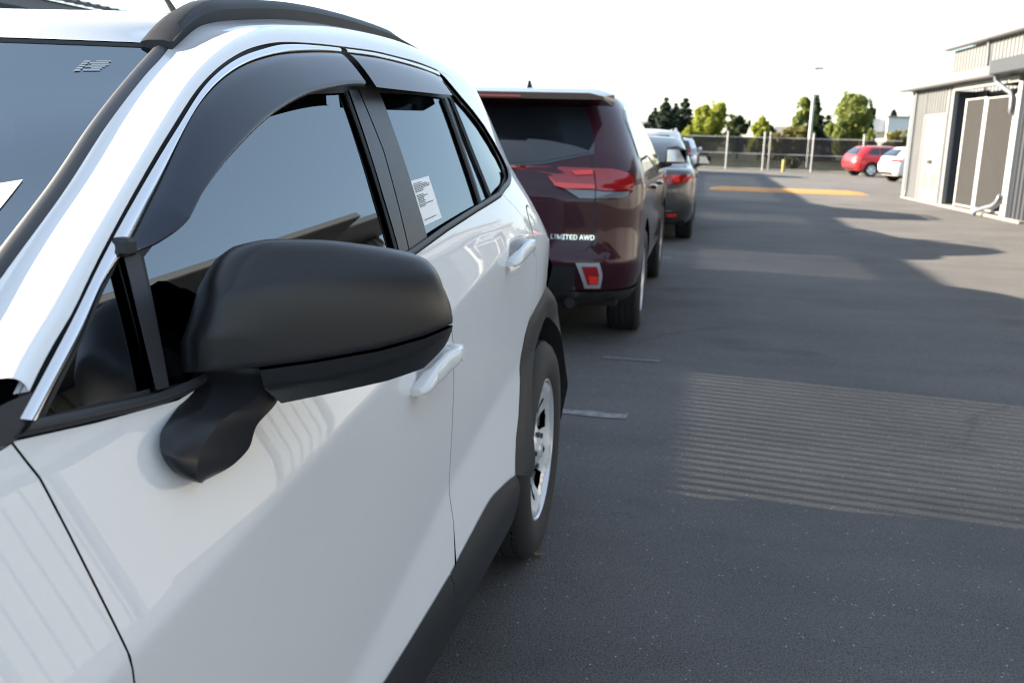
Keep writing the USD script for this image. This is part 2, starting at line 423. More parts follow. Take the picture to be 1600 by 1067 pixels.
# ---------------------------------------------------------------- grey metal shed on the right (own frame: s along the wall towards the camera, d into the building)
PSI = math.radians(4.2); SH0 = np.array([5.87, 27.7, 0.0]); sdir = np.array([math.sin(PSI), -math.cos(PSI), 0]); ddir = np.array([math.cos(PSI), math.sin(PSI), 0])
siding = mat('siding', (0.135, 0.142, 0.145), 0.5, noise=(1.2, (0.118, 0.125, 0.128)))
trim_light = mat('trim_light', (0.18, 0.187, 0.19), 0.45)
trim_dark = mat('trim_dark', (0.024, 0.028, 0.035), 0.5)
roof_metal = mat('roof_metal', (0.16, 0.16, 0.165), 0.4)
gutter_light = mat('gutter_light', (0.115, 0.118, 0.126), 0.4)
pipe_blue = mat('pipe_blue', (0.11, 0.125, 0.15), 0.4)
wire_steel = mat('wire_steel', (0.085, 0.083, 0.08), 0.6, metal=0.3)
post_white = mat('post_white', (0.36, 0.36, 0.35), 0.5)
door_paint = mat('door_paint', (0.14, 0.147, 0.152), 0.45)
vent_beige = mat('vent_beige', (0.15, 0.14, 0.10), 0.6)
slats_dark = mat('slats_dark', (0.020, 0.0195, 0.019), 0.8, spec=0.08)


def loc(m):
    """Shed frame (s, d, z) -> world."""
    V = np.asarray(m[0], float)
    W = SH0 + V[:, :1] * sdir + V[:, 1:2] * ddir + np.c_[np.zeros((len(V), 2)), V[:, 2]]
    F = np.asarray(m[1])[:, ::-1]
    return (W, F)


def B(s0, s1, d0, d1, z0, z1, b=0.0):
    return loc(rbx((s0, d0, z0), (s1, d1, z1), b) if b else bx((s0, d0, z0), (s1, d1, z1)))


def ribbed(s0, s1, z0, z1, d, pitch=0.21, rib=0.035):
    s, dd, x = [s0], [d], s0 + 0.04
    while x + 0.075 < s1:
        s += [x, x + 0.018, x + 0.052, x + 0.07]; dd += [d, d - rib, d - rib, d]; x += pitch
    s.append(s1); dd.append(d); s, dd = np.array(s), np.array(dd)
    return orient(loc(grid(np.stack([np.stack([s, dd, np.full_like(s, z0)], 1), np.stack([s, dd, np.full_like(s, z1)], 1)]))), -ddir)


shed = thing('metal_shed', 'low grey metal shed with gutter, double door and open wire-gated bay, at right', 'shed')
wl = obj('front_wall', cat_(ribbed(0.09, 1.30, 0.03, 2.84, 0.0), ribbed(3.06, 3.36, 0.03, 2.84, 0.0), ribbed(1.30, 3.06, 2.20, 2.84, 0.0)), siding, shed)
obj('end_wall', loc(grid(np.array([[(0, 0, 0.0), (0, 9, 0.0)], [(0, 0, 2.84), (0, 9, 2.84)]], float))), siding, shed)
obj('corner_trim', B(-0.03, 0.09, -0.035, 0.10, 0.0, 2.84, 0.008), trim_light, shed)
obj('base_curb', B(-0.02, 3.45, -0.05, 0.06, 0.0, 0.03), concrete, shed)
obj('door_gap', cat_(B(1.378, 1.387, -.012, .02, .04, 2.132), B(2.973, 2.982, -.012, .02, .04, 2.132), B(2.173, 2.187, -.009, .02, .04, 2.125), B(1.387, 2.973, -.012, .02, 2.123, 2.132)), dark_void, shed)
obj('door_frame', cat_(B(1.30, 1.38, -0.03, 0.05, 0.03, 2.20, .006), B(2.98, 3.06, -0.03, 0.05, 0.03, 2.20, .006), B(1.38, 2.98, -0.03, 0.05, 2.13, 2.20, .006)), trim_light, shed)
for k, (a, b) in enumerate(((1.385, 2.175), (2.185, 2.975))):
    dr = obj('door', B(a, b, -0.008, 0.03, 0.045, 2.125, 0.004), door_paint, shed)
    obj('vent', cat_(*[B(a + 0.18 - 0.05 * k, a + 0.58 - 0.05 * k, -0.022, -0.010, 0.36 + 0.045 * q, 0.392 + 0.045 * q) for q in range(9)]), vent_beige, dr)
    obj('handle', B(2.08 if k == 0 else 2.24, 2.12 if k == 0 else 2.28, -0.07, -0.010, 0.98, 1.06, 0.008), wire_steel, dr)
nt = obj('notice', B(1.52, 1.88, -0.0125, -0.0090, 1.38, 1.76), paper, shed, label='white paper notice on the shed door')
obj('gutter', loc(rbx((-0.28, -0.34, 2.83), (6.697, -0.16, 3.05), 0.03)), gutter_light, shed)
obj('gutter_dark_end', loc(rbx((6.70, -0.42, 2.84), (30, -0.15, 3.12), 0.02)), trim_dark, shed, label='dark fascia length of the gutter')
obj('roof', loc(grid(np.array([[(-0.25, -0.2, 3.052), (-0.25, 2.9, 3.35)], [(30, -0.2, 3.052), (30, 2.9, 3.35)]], float))), roof_metal, shed)
obj('soffit', B(-0.2, 7.0, -0.16, 0.10, 2.842, 2.858), trim_light, shed)
obj('header_trim', B(3.45, 7.30, -0.03, 0.06, 2.69, 2.84, 0.01), trim_light, shed)
obj('jamb', B(3.36, 3.45, -0.03, 0.08, 0.0, 2.84, 0.006), trim_light, shed)
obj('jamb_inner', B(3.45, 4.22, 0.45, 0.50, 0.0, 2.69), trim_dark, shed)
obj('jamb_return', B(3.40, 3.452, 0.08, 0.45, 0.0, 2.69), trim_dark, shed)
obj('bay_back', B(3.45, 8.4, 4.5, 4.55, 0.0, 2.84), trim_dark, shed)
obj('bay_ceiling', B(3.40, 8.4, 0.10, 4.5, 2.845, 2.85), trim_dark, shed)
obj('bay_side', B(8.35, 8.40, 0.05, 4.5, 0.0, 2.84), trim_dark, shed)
obj('threshold', B(3.45, 8.4, -0.10, 0.30, 0.0, 0.05, 0.01), concrete, shed)


def pipe(pts, r, mt, parent, base):
    w = SH0 + np.asarray(pts)[:, :1] * sdir + np.asarray(pts)[:, 1:2] * ddir + np.c_[np.zeros((len(pts), 2)), np.asarray(pts)[:, 2]]
    return obj(base, tube(smoothcurve(w, 40), r, 12), mt, parent, smooth=50)


pipe([(0.50, -0.06, 2.86), (0.50, -0.06, 1.5), (0.50, -0.06, 0.25), (0.50, -0.08, 0.06)], 0.04, pipe_blue, shed, 'downspout')
pipe([(6.62, -0.25, 2.86), (6.62, -0.24, 2.78), (6.85, -0.12, 2.58), (7.12, -0.07, 2.45), (7.18, -0.07, 2.2), (7.18, -0.07, 0.9), (7.18, -0.07, 0.42), (7.05, -0.10, 0.27), (6.70, -0.18, 0.17), (6.40, -0.24, 0.06), (6.38, -0.245, 0.02)], 0.046, pipe_blue, shed, 'downspout')
# wire gates in the bay


def wire_gate(s0, s1, d, z0, z1, lab):
    gt = thing('wire_gate', lab, 'gate', SH0 + s0 * sdir + d * ddir, math.degrees(math.atan2(sdir[1], sdir[0])))
    w = s1 - s0
    for x in (0.025, w - 0.025):
        obj('upright', tube([(x, 0, z0), (x, 0, z0 + (z1 - z0) * 0.5), (x, 0, z1)], 0.034, 10), post_white, gt, smooth=50)
    for z in (z0 + 0.05, z1 - 0.02):
        obj('rail', tube([(0.03, 0, z), (w / 2, 0, z), (w - 0.03, 0, z)], 0.016, 8), post_white, gt, smooth=50)
    V, q = [], 0.062
    k = -int((z1 - z0) / q)
    parts = []
    while k * q < w:
        for sg in (1, -1):
            x0 = k * q
            a = (x0, z0) if sg > 0 else (x0, z1); L = z1 - z0
            t0, t1 = max(0, -x0), min(L, w - x0)
            if t1 - t0 > 0.03:
                A = np.array([x0 + t0, 0.004 * sg, a[1] + sg * t0]); E_ = np.array([x0 + t1, 0.004 * sg, a[1] + sg * t1])
                parts.append(tube([A, (A + E_) / 2, E_], 0.0045, 3, False))
        k += 1
    tag(obj('wire_mesh', cat_(*parts), wire_steel, gt), kind='stuff')
    obj('privacy_cloth', bx((0.06, 0.02, z0 + 0.06), (w - 0.06, 0.024, z1 - 0.04)), slats_dark, gt)
    return gt


wire_gate(4.27, 5.53, 0.02, 0.06, 2.48, 'wire mesh gate with white uprights, the left one in the shed bay')
wire_gate(5.60, 7.20, 0.02, 0.06, 2.46, 'wire mesh gate with white uprights beside the bent downspout')
obj('bay_post', B(7.36, 7.52, -0.05, 0.06, 0.05, 2.69, 0.01), post_white, shed)
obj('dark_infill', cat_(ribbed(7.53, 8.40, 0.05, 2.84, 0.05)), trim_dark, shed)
# the part nearer than the bay: ribbed wall set back under a canopy, seen in the white car's windows
big = thing('near_hall', 'tall ribbed hall with a deep dark eave, nearer than the shed', 'building')
obj('wall', ribbed(9.0, 34.0, 0.0, 4.85, 0.55, 0.30, 0.04), siding, big)
obj('end_wall', loc(grid(np.array([[(9.0, 0.555, 0), (9.0, 12, 0)], [(9.0, 0.555, 4.85), (9.0, 12, 4.85)]], float))), siding, big)
obj('eave', loc(rbx((8.9, -0.7, 4.86), (34, 0.9, 5.05), 0.03)), trim_dark, big)
obj('roof', loc(grid(np.array([[(8.9, -0.6, 5.055), (8.9, 12, 5.9)], [(34, -0.6, 5.055), (34, 12, 5.9)]], float))), roof_metal, big)
obj('canopy', loc(rbx((14.3, -2.2, 4.28), (34, 0.50, 4.42), 0.02)), mat('canopy_dark', (0.022, 0.025, 0.03), 0.6), big)
for s in (11.5, 16.5, 21.5):
    obj('roller_door', ribbed(s, s + 3.2, 0.0, 3.4, 0.50, 0.10, 0.012), trim_light, big)
    obj('door_surround', cat_(B(s - .12, s - .003, .44, .54, 0, 3.52, .01), B(s + 3.203, s + 3.32, .44, .54, 0, 3.52, .01), B(s - .003, s + 3.203, .44, .54, 3.403, 3.52, .01)), trim_dark, big)

hall = thing('metal_hall', 'tall pale ribbed metal hall rising behind the low shed', 'building')
obj('wall', ribbed(-6.6, 32, 3.05, 4.52, 2.95, 0.28), siding, hall)
obj('lower_wall', loc(grid(np.array([[(-6.6, 2.97, 0), (-6.6, 14, 0)], [(-6.6, 2.97, 4.52), (-6.6, 14, 4.52)]], float))), siding, hall)
obj('gutter', loc(rbx((-6.85, 2.62, 4.53), (32, 2.86, 4.68), 0.03)), gutter_light, hall)
obj('roof', loc(grid(np.array([[(-6.8, 2.8, 4.684), (-6.8, 14, 5.4)], [(32, 2.8, 4.684), (32, 14, 5.4)]], float))), roof_metal, hall)
pipe([(-3.3, 2.86, 4.53), (-3.3, 2.88, 4.0), (-3.3, 2.88, 3.1)], 0.05, pipe_blue, hall, 'downspout')

# ---------------------------------------------------------------- lot fence at the far end
fa, fb = np.array([-4.0, 51.0]), np.array([9.6, 48.5])
fl = np.linalg.norm(fb - fa); fang = math.degrees(math.atan2(*(fb - fa)[::-1]))
fn = thing('lot_fence', 'dark slatted chain-link fence closing the far end of the lot', 'fence', (fa[0], fa[1], 0), fang)
fence_slat = mat('fence_slat', (0.017, 0.016, 0.016), 0.75)
galv = mat('galv', (0.34, 0.35, 0.36), 0.5, metal=0.1)
xs = np.arange(0.02, fl, 0.088)
tag(obj('slat', cat_(*[bx((x, 0.0, 0.10), (x + 0.068, 0.008, 1.60)) for x in xs]), fence_slat, fn), kind='stuff')
for z in (0.09, 0.82, 1.63):
    obj('rail', tube([(0, -0.03, z), (fl / 2, -0.03, z), (fl, -0.03, z)], 0.020, 8), galv, fn, smooth=50)
for X in (-1.4, 1.47, 3.28, 3.55, 5.60, 7.90):
    t = (X - fa[0]) / (fb - fa)[0] * fl
    obj('post', cat_(tube([(t, -0.055, 0), (t, -0.055, 0.9), (t, -0.055, 1.88)], 0.036, 10), tube([(t, -0.055, 1.88), (t, -0.055, 1.9), (t, -0.055, 1.93)], [0.045, 0.04, 0.005], 10)), galv, fn, smooth=50)

bol = thing('bollard', 'yellow bollard standing before the dark lot fence', 'bollard', (4.22, 48.6, 0))
obj('post', tube([(0, 0, 0), (0, 0, 0.3), (0, 0, 0.56), (0, 0, 0.60)], [0.085, 0.085, 0.085, 0.04], 14), mat('bollard_yellow', (0.30, 0.22, 0.06), 0.7), bol, smooth=50)
shrub_green = (0.075, 0.085, 0.02)

# light pole and mast
lp = thing('light_pole', 'tall white lot light pole with flat twin lamp head, behind the fence', 'light pole', (6.47, 60, 0))
obj('pole', tube([(0, 0, 0), (0, 0, 2.0), (0, 0, 4.0)], [0.10, 0.095, 0.09], 12), post_white, lp, smooth=50)
obj('upper_pole', tube([(0, 0, 4.0), (0, 0, 5.0), (0, 0, 5.72)], [0.055, 0.05, 0.045], 10), post_white, lp, smooth=50)
obj('lamp_head', rbx((-0.10, -0.16, 5.72), (0.42, 0.16, 5.80), 0.02), gutter_grey, lp)
ms = thing('radio_mast', 'very thin grey mast far beyond the row, left of the conifers', 'mast', (-8.15, 120, 0))
obj('pole', tube([(0, 0, 0), (0, 0, 4), (0, 0, 8.3)], [0.09, 0.07, 0.04], 8), galv, ms, smooth=50)

# far buildings
wb = thing('white_warehouse', 'small white building with one sunlit face, right of the big tree', 'building', (17.7, 100, 0))
wb_white = mat('wb_white', (0.45, 0.46, 0.47), 0.6)
obj('wall', bx((0, 0, 0), (9, 8, 4.15)), wb_white, wb)
obj('roof', rbx((-0.15, -0.15, 4.15), (9.15, 8.15, 4.28), 0.03), roof_metal, wb)
for k in range(3):
    obj('window', bx((1.2 + 2.6 * k, -0.02, 0.9), (2.2 + 2.6 * k, -0.002, 1.9)), dark_glass, wb)
obj('bay', bx((-2.2, 1.0, 2.75), (-0.002, 7.0, 4.02)), wb_white, wb)
house_grey = mat('house_grey', (0.25, 0.245, 0.26), 0.8); roof_grey = mat('roof_grey', (0.20, 0.19, 0.20), 0.8, noise=(3, (0.15, 0.145, 0.15)))


def house(x, y, w, d, h, hr, lab):
    t = thing('house', lab, 'house', (x, y, 0))
    obj('wall', bx((0, 0, 0), (w, d, h)), house_grey, t)
    obj('roof', hull([(-.4, -.4, h), (w + .4, -.4, h), (-.4, d + .4, h), (w + .4, d + .4, h), (.8, d / 2, hr), (w - .8, d / 2, hr)]), roof_grey, t)
    obj('window', bx((w * .2, -0.03, 1.0), (w * .35, -0.003, 1.9)), dark_glass, t); obj('window', bx((w * .6, -0.03, 1.0), (w * .75, -0.003, 1.9)), dark_glass, t)


house(5.6, 86, 5.2, 6, 2.0, 2.85, 'low house with grey roof behind the yellow shrubs and light pole')
house(-9.3, 112, 4.2, 7, 2.4, 3.5, 'grey-roofed house beyond the row, beside the thin mast')

# ---------------------------------------------------------------- trees


def leafmat(name, col, dark):
    return usdkit.material(stage, f'/World/Looks/{name}', {
        'g': ('geometry', {}), 'n': ('noise_texture', {'scale': 1.6, 'detail': 3.0}), 'r': ('rgb_ramp', {'ramp': [(0.3, dark), (0.62, col)]}),
        'hr': ('math', {'math_type': 'multiply', 'value2': 0.0}),
        'd': ('principled_bsdf', {'roughness': 0.6, 'specular_ior_level': 0.3}), 't': ('translucent_bsdf', {}), 'm': ('mix_closure', {'fac': 0.32})},
        [('g.position', 'n.vector'), ('n.fac', 'r.fac'), ('r.color', 'd.base_color'), ('r.color', 't.color'), ('d.BSDF', 'm.closure1'), ('t.BSDF', 'm.closure2')], surface='m.closure')


leaf_conifer = leafmat('leaf_conifer', (0.034, 0.056, 0.036), (0.018, 0.032, 0.024))
leaf_yellow = leafmat('leaf_yellow', (0.33, 0.36, 0.05), (0.20, 0.235, 0.038))
leaf_mid = leafmat('leaf_mid', (0.20, 0.235, 0.055), (0.10, 0.13, 0.034))
leaf_dark = leafmat('leaf_dark', (0.038, 0.055, 0.024), (0.018, 0.030, 0.014))
leaf_olive = leafmat('leaf_olive', (0.24, 0.21, 0.06), (0.13, 0.13, 0.04))
bark = mat('bark', (0.10, 0.08, 0.06), 0.9)


def leaves(P, size, r):
    """Small bent quads at P with random turn."""
    n = len(P); d = r.normal(size=(n, 3)); d /= np.linalg.norm(d, axis=1, keepdims=True)
    u = np.cross(d, r.normal(size=(n, 3))); u /= np.linalg.norm(u, axis=1, keepdims=True); s = size * r.uniform(0.6, 1.3, (n, 1))
    V = np.stack([P - u * s, P + d * s * 0.55, P + u * s, P - d * s * 0.55], 1).reshape(-1, 3)
    k = np.arange(n)[:, None] * 4
    return V, np.vstack([k + [0, 1, 2], k + [0, 2, 3]])


def tree(base, lab, cat, x, y, h, w, leaf, kind='round', base_h=0.6, n=2600, size=0.13, seed=1, group=None):
    r = np.random.default_rng(seed)
    n = int(n * 4.2)
    t = thing(base, lab, cat, (x, y, 0), 0, group)
    tr = [tube([(0, 0, -.05), (w * .02, 0, h * .3), (0, w * .02, h * (.62 if kind != 'cone' else .96))], [h * .028, h * .02, h * .006], 7)]
    P = []
    if kind == 'cone':
        nb = int(26 * h / 5)
        for k in range(nb):
            z = base_h + (h - base_h) * (k + r.random()) / nb; L = (w / 2) * (1 - (z - base_h) / (h - base_h)) ** 0.95 * r.uniform(.8, 1.35) + .05
            a = r.uniform(0, 2 * math.pi); nn = int(n / nb)
            for j in range(4):
                aj = a + j * 1.57 + r.normal(0, .25); q = r.random((nn // 3, 1)) ** .7
                dirv = np.array([math.cos(aj), math.sin(aj), -.28])
                P.append(np.array([0, 0, z]) + q * L * dirv + r.normal(0, .04 + .05 * L, (nn // 3, 3)) * [1, 1, .6])
    else:
        nc = {'round': 34, 'upright': 30, 'column': 20, 'sparse': 12}[kind]
        for k in range(nc):
            while True:
                c = r.uniform(-1, 1, 3)
                if kind == 'round' and .25 < np.linalg.norm(c) < 1: break
                if kind in ('upright', 'column') and math.hypot(c[0], c[1]) < (1 - max(c[2], -.1) ** 2 * .9) ** .7 * (1 if c[2] > -.7 else .8): break
                if kind == 'sparse' and np.linalg.norm(c) < 1: break
            cc = np.array([c[0] * w / 2 * .86, c[1] * w / 2 * .86, base_h + (h - base_h) * (0.5 + c[2] * .46)])
            cs = w * r.uniform(.13, .21) * (1.0 if kind != 'column' else 1.5)
            m = int(n / nc); q = r.normal(size=(m, 3)); q *= (r.random((m, 1)) ** .4) / np.linalg.norm(q, axis=1, keepdims=True)
            P.append(cc + q * cs * [1, 1, 1.25 if kind != 'round' else 1.0])
            if k % 3 == 0:
                tr.append(tube([(0, 0, h * .22), cc * [.5, .5, 1] * [1, 1, .7], cc], [h * .010, h * .006, h * .002], 5))
        # a few stray sprays break the outline
        for k in range(14):
            a = r.uniform(0, 2 * math.pi); zc_ = r.uniform(.35, .98); rad = w / 2 * (1 - (2 * zc_ - 1) ** 2 * .6) ** .5
            c = np.array([math.cos(a) * rad, math.sin(a) * rad, base_h + (h - base_h) * zc_])
            P.append(c + r.normal(0, .5, (24, 3)) * [w * .05, w * .05, w * .08])
    P = np.vstack(P); P[:, 2] = np.clip(P[:, 2], 0.02, None)
    obj('trunk', cat_(*tr), bark, t, smooth=50)
    obj('crown', leaves(P, size * 0.92, r), leaf, t)
    return t


tree('conifer', 'small dark conifer just above the maroon car, left of the mast', 'tree', -7.25, 95, 4.28, 3.50, leaf_conifer, 'cone', seed=11)
tree('conifer', 'shorter dark conifer at the left end of the conifer clump', 'tree', -4.75, 95, 4.33, 4.20, leaf_conifer, 'cone', seed=12)
tree('conifer', 'dark pointed conifer, second in the clump and rising above its neighbours', 'tree', -3.7, 94, 5.36, 3.85, leaf_conifer, 'cone', seed=13, n=3200)
tree('conifer', 'dark conifer in the middle gap of the clump, a little lower', 'tree', -2.85, 97, 4.90, 3.50, leaf_conifer, 'cone', seed=14)
tree('conifer', 'broad dark conifer touching the yellow-green tree', 'tree', -1.88, 95, 5.41, 4.20, leaf_conifer, 'cone', seed=15, n=3600)
tree('low_shrub', 'olive shrub under the dark conifers, above the white car roof', 'shrub', -3.3, 82, 2.0, 2.2, leaf_olive, 'round', 0.1, 900, .11, 16)
tree('broadleaf_tree', 'bright yellow-green upright tree beside the dark conifers', 'tree', 0.45, 75, 4.95, 2.3, leaf_yellow, 'upright', 0.5, 5200, .12, 21)
tree('broadleaf_tree', 'low yellow-green side bush left of the bright upright tree', 'shrub', -0.75, 74, 2.5, 1.5, leaf_yellow, 'round', 0.2, 1100, .11, 22)
tree('slender_tree', 'thin sparse sapling right of the bright yellow-green tree', 'tree', 1.95, 74, 3.5, 0.9, leaf_mid, 'sparse', 1.5, 320, .10, 23)
tree('broadleaf_tree', 'dark rounded tree in the gap between the two yellow-green trees', 'tree', 3.05, 85, 3.5, 2.0, leaf_dark, 'round', 0.3, 2200, .12, 24)
tree('broadleaf_tree', 'small conical yellow-green tree above the fence gate posts', 'tree', 4.55, 80, 3.6, 1.5, leaf_yellow, 'upright', 0.3, 2000, .12, 25)
tree('broadleaf_tree', 'dark green bush right against the small conical yellow tree', 'shrub', 5.4, 83, 2.9, 1.5, leaf_dark, 'round', 0.2, 1300, .12, 26)
for k, (x, hgt, lab) in enumerate(((5.35, 2.05, 'yellowish shrub at the left end of the shrub row above the fence'), (6.2, 2.45, 'yellowish shrub in the middle of the row before the grey roof'), (7.0, 2.6, 'yellowish shrub at the foot of the white light pole'))):
    tree('garden_shrub', lab, 'shrub', x, 70, hgt, 1.4, leaf_olive, 'round', 0.2, 1000, .11, 30 + k)
tree('broadleaf_tree', 'olive green tree right behind the white light pole', 'tree', 8.35, 84, 5.0, 2.0, leaf_mid, 'upright', 0.6, 3800, .12, 34)
tree('conifer', 'dark conifer right of the light pole, its side in shade', 'tree', 9.35, 86, 5.41, 3.15, leaf_dark, 'cone', 0.5, 2600, .12, 35)
tree('conifer', 'small dark conifer between the light pole and the big round tree', 'tree', 10.7, 88, 3.98, 1.93, leaf_dark, 'cone', 0.4, 1200, .11, 36)
tree('broadleaf_tree', 'big rounded green tree, widest of the trees behind the fence', 'tree', 10.3, 72, 4.9, 3.3, leaf_mid, 'round', 0.3, 8200, .12, 37)
tree('cypress', 'narrow dark cypress right of the big rounded tree', 'tree', 11.8, 72.5, 4.35, 0.62, leaf_conifer, 'column', 0.2, 1800, .10, 38)
tree('garden_shrub', 'pale green conical shrub at the foot of the narrow cypress', 'shrub', 10.75, 66, 2.55, 1.0, leaf_mid, 'upright', 0.2, 1000, .10, 39)
tree('garden_shrub', 'yellowish bush before the white building, above the white hatchback', 'shrub', 12.1, 64, 2.35, 1.6, leaf_olive, 'round', 0.2, 1300, .10, 40)
for k, (x, hgt, lab) in enumerate(((23.8, 6.0, 'dark treetop behind the left edge of the white building'), (26.0, 5.6, 'dark treetop behind the middle of the white building'), (28.1, 5.9, 'dark treetop at the shed corner, behind the white building'))):
    tree('far_tree', lab, 'tree', x, 132, hgt, 3.0, leaf_conifer, 'cone', 1.0, 1500, .18, 41 + k)
tree('garden_shrub', 'small green bush growing behind the yellow bollard', 'shrub', 4.75, 50.6, 0.75, 0.8, leaf_mid, 'round', 0.05, 500, .06, 46)
r_ = np.random.default_rng(5)
far = thing('far_woods', 'low dark line of distant woods along the horizon', 'woods', (0, 260, 0))
P = np.c_[r_.uniform(-150, 150, 9000), r_.normal(0, 3, 9000), np.zeros(9000)]; P[:, 2] = r_.random(9000) ** .7 * (2.2 + 2.0 * meshkit.noise(np.c_[P[:, 0] * .12, P[:, 0] * 0, P[:, 0] * 0], 3))
tag(obj('crown', leaves(P, .55, r_), leaf_dark, far), kind='stuff'); tag(far, kind='stuff')
# ---------------------------------------------------------------- the white car (nose towards the camera). Flank surface X = g(Y, Z)
MID = -0.927


def spl(t, r):
    return r * np.logaddexp(0, np.asarray(t, float) / r)


def zcrease(Y):
    return .935 + .115 * (Y - .51) - .20 * np.clip(Y - 1.9, 0, 2) ** 2


def zlow(Y):
    return PchipInterpolator([-.9, .5, .975, 1.25, 1.56, 1.75, 2.2, 3.6], [.42, .47, .541, .59, .655, .685, .73, .78])(np.clip(Y, -.9, 3.6))


def zbelt(Y):
    return 1.095 + .05 * (Y - .4)


DENTS = [(1.34, .957, .075, .032), (2.12, 1.081, .08, .032)]


def g(Y, z):
    Y = np.asarray(Y, float); z = np.asarray(z, float); c = zcrease(Y)
    X = -.05 * spl(c - z, .004) - .31 * spl(z - c, .004) + .25 * spl(zlow(Y) - z, .008) - .35 * spl(.47 - z, .008)
    t = spl(z - zbelt(Y), .004); X = X - .08 * t - .25 * t * t
    X = X - .20 * np.clip(Y - 2.45, 0, 1.2) ** 2 - .25 * np.maximum(.15 - Y, 0) ** 2
    w = np.clip((z - c) / .26, 0, 1); w = w * w * (3 - 2 * w)
    X = X - .072 * spl(np.clip(Y, -3, 4) - 1.9, .15) * w
    for (yh, zh, a, b) in DENTS:
        X = X - .016 * np.exp(-((Y - yh) / a) ** 4 - ((z - zh) / b) ** 4)
    return X


def lift(off=0.0):
    def f(q):
        o = off(q[:, 0], q[:, 1]) if callable(off) else off
        return np.stack([g(q[:, 0], q[:, 1]) + o, q[:, 0], q[:, 1]], 1)
    return f


def strip(A, Bc, n=90, m=7, off=lambda s, t: 0.0):
    """Band between two lines of the flank, (Y, Z) each; off(s, t): stand-off, s across, t along."""
    A, Bc = smoothcurve(A, n), smoothcurve(Bc, n); s = np.linspace(0, 1, m)
    q = A[:, None] * (1 - s)[None, :, None] + Bc[:, None] * s[None, :, None]
    t = np.linspace(0, 1, n)
    o = np.array([[off(a, b) for a in s] for b in t])
    return orient(grid(np.stack([g(q[..., 0], q[..., 1]) + o, q[..., 0], q[..., 1]], -1)), (1, 0, 0))


suv = thing('white_suv', 'white sport utility car nearest the camera, black door mirror and smoked window visors', 'car')
W = [(.397, 1.159), (.435, 1.183), (.484, 1.21), (.53, 1.239), (.582, 1.27), (.649, 1.308), (.765, 1.37), (.908, 1.439), (1.012, 1.476), (1.105, 1.5), (1.209, 1.517), (1.346, 1.528), (1.461, 1.534), (1.694, 1.542), (1.857, 1.542), (2.064, 1.535)]
WQ = [(2.121, 1.52), (2.212, 1.477), (2.295, 1.446), (2.378, 1.408), (2.445, 1.36), (2.47, 1.318), (2.45, 1.285), (2.40, 1.262), (2.30, 1.245)]
BELT = [(2.121, 1.226), (1.85, 1.208), (1.591, 1.187), (1.342, 1.162), (1.0, 1.136), (.574, 1.106), (.456, 1.117), (.36, 1.129)]
CHO = [(.375, 1.142), (.417, 1.167), (.479, 1.204), (.557, 1.252), (.655, 1.307), (.781, 1.373), (.928, 1.443), (1.035, 1.478), (1.109, 1.495), (1.224, 1.515), (1.34, 1.5245), (1.463, 1.531), (1.687, 1.538), (2.06, 1.530)]
CHI = [(.391, 1.136), (.427, 1.158), (.483, 1.191), (.536, 1.227), (.58, 1.249), (.683, 1.308), (.873, 1.413), (.984, 1.454), (1.082, 1.479), (1.222, 1.502), (1.444, 1.521), (1.671, 1.528), (2.049, 1.518)]
VIS = [(.589, 1.254), (.614, 1.257), (.647, 1.267), (.731, 1.308), (.852, 1.356), (1.021, 1.409), (1.171, 1.44), (1.401, 1.463)]
FGAP = [(.358, 1.128), (.364, 1.110), (.370, 1.094), (.379, 1.042), (.389, .978), (.401, .896), (.412, .80), (.42, .68), (.425, .505)]
BGAP = [(1.342, 1.162), (1.42, 1.075), (1.475, 1.01), (1.505, .96), (1.525, .88), (1.535, .78), (1.538, .66), (1.53, .58), (1.50, .495)]
RGAP = [(2.15, 1.231), (2.25, 1.18), (2.33, 1.135), (2.42, 1.05), (2.462, .965), (2.443, .887), (2.36, .83)]
FL_OUT = [(2.05, .50), (2.12, .574), (2.19, .62), (2.235, .66), (2.275, .70), (2.305, .765), (2.342, .817), (2.396, .853), (2.48, .872), (2.566, .884), (2.70, .893), (2.84, .885), (2.96, .855), (3.06, .79), (3.13, .69), (3.17, .58), (3.18, .45)]
WC = np.array([2.69, .36])
ARC = [tuple(WC + .452 * np.array([math.cos(a), math.sin(a)])) for a in np.linspace(math.radians(163), math.radians(0), 28)]
ARCF = [tuple(np.array([0, .36]) + .452 * np.array([math.cos(a), math.sin(a)])) for a in np.linspace(math.radians(0), math.radians(180), 28)]
G_ = 0.0014   # half a panel gap


def shrink(poly, d=G_):
    return Polygon(poly).buffer(0).buffer(-d, join_style=2)


both = []


def add(base, m, mt, parent=suv, smooth=False, label=None, pair=True, kids=None):
    """A part of the right-hand flank and its mirror image on the far flank."""
    m = nrm(m, smooth) if smooth else m
    a = obj(base, m, mt, parent, label=label)
    b = obj(base, mirrored(m, MID), mt, parent) if pair else None
    return a, b


creaseline = lambda y0, y1: np.vstack([np.stack([np.arange(y0, y1, .012), zcrease(np.arange(y0, y1, .012)) + d], 1) for d in (-.009, -.004, 0, .004, .009)] +
                                      [np.stack([np.arange(y0, y1, .014), zlow(np.arange(y0, y1, .014)) + d], 1) for d in (-.02, -.01, -.004, .004, .01, .02)])
dentpts = lambda k: np.stack(np.meshgrid(np.arange(DENTS[k][0] - .11, DENTS[k][0] + .11, .007), np.arange(DENTS[k][1] - .05, DENTS[k][1] + .05, .006)), -1).reshape(-1, 2)

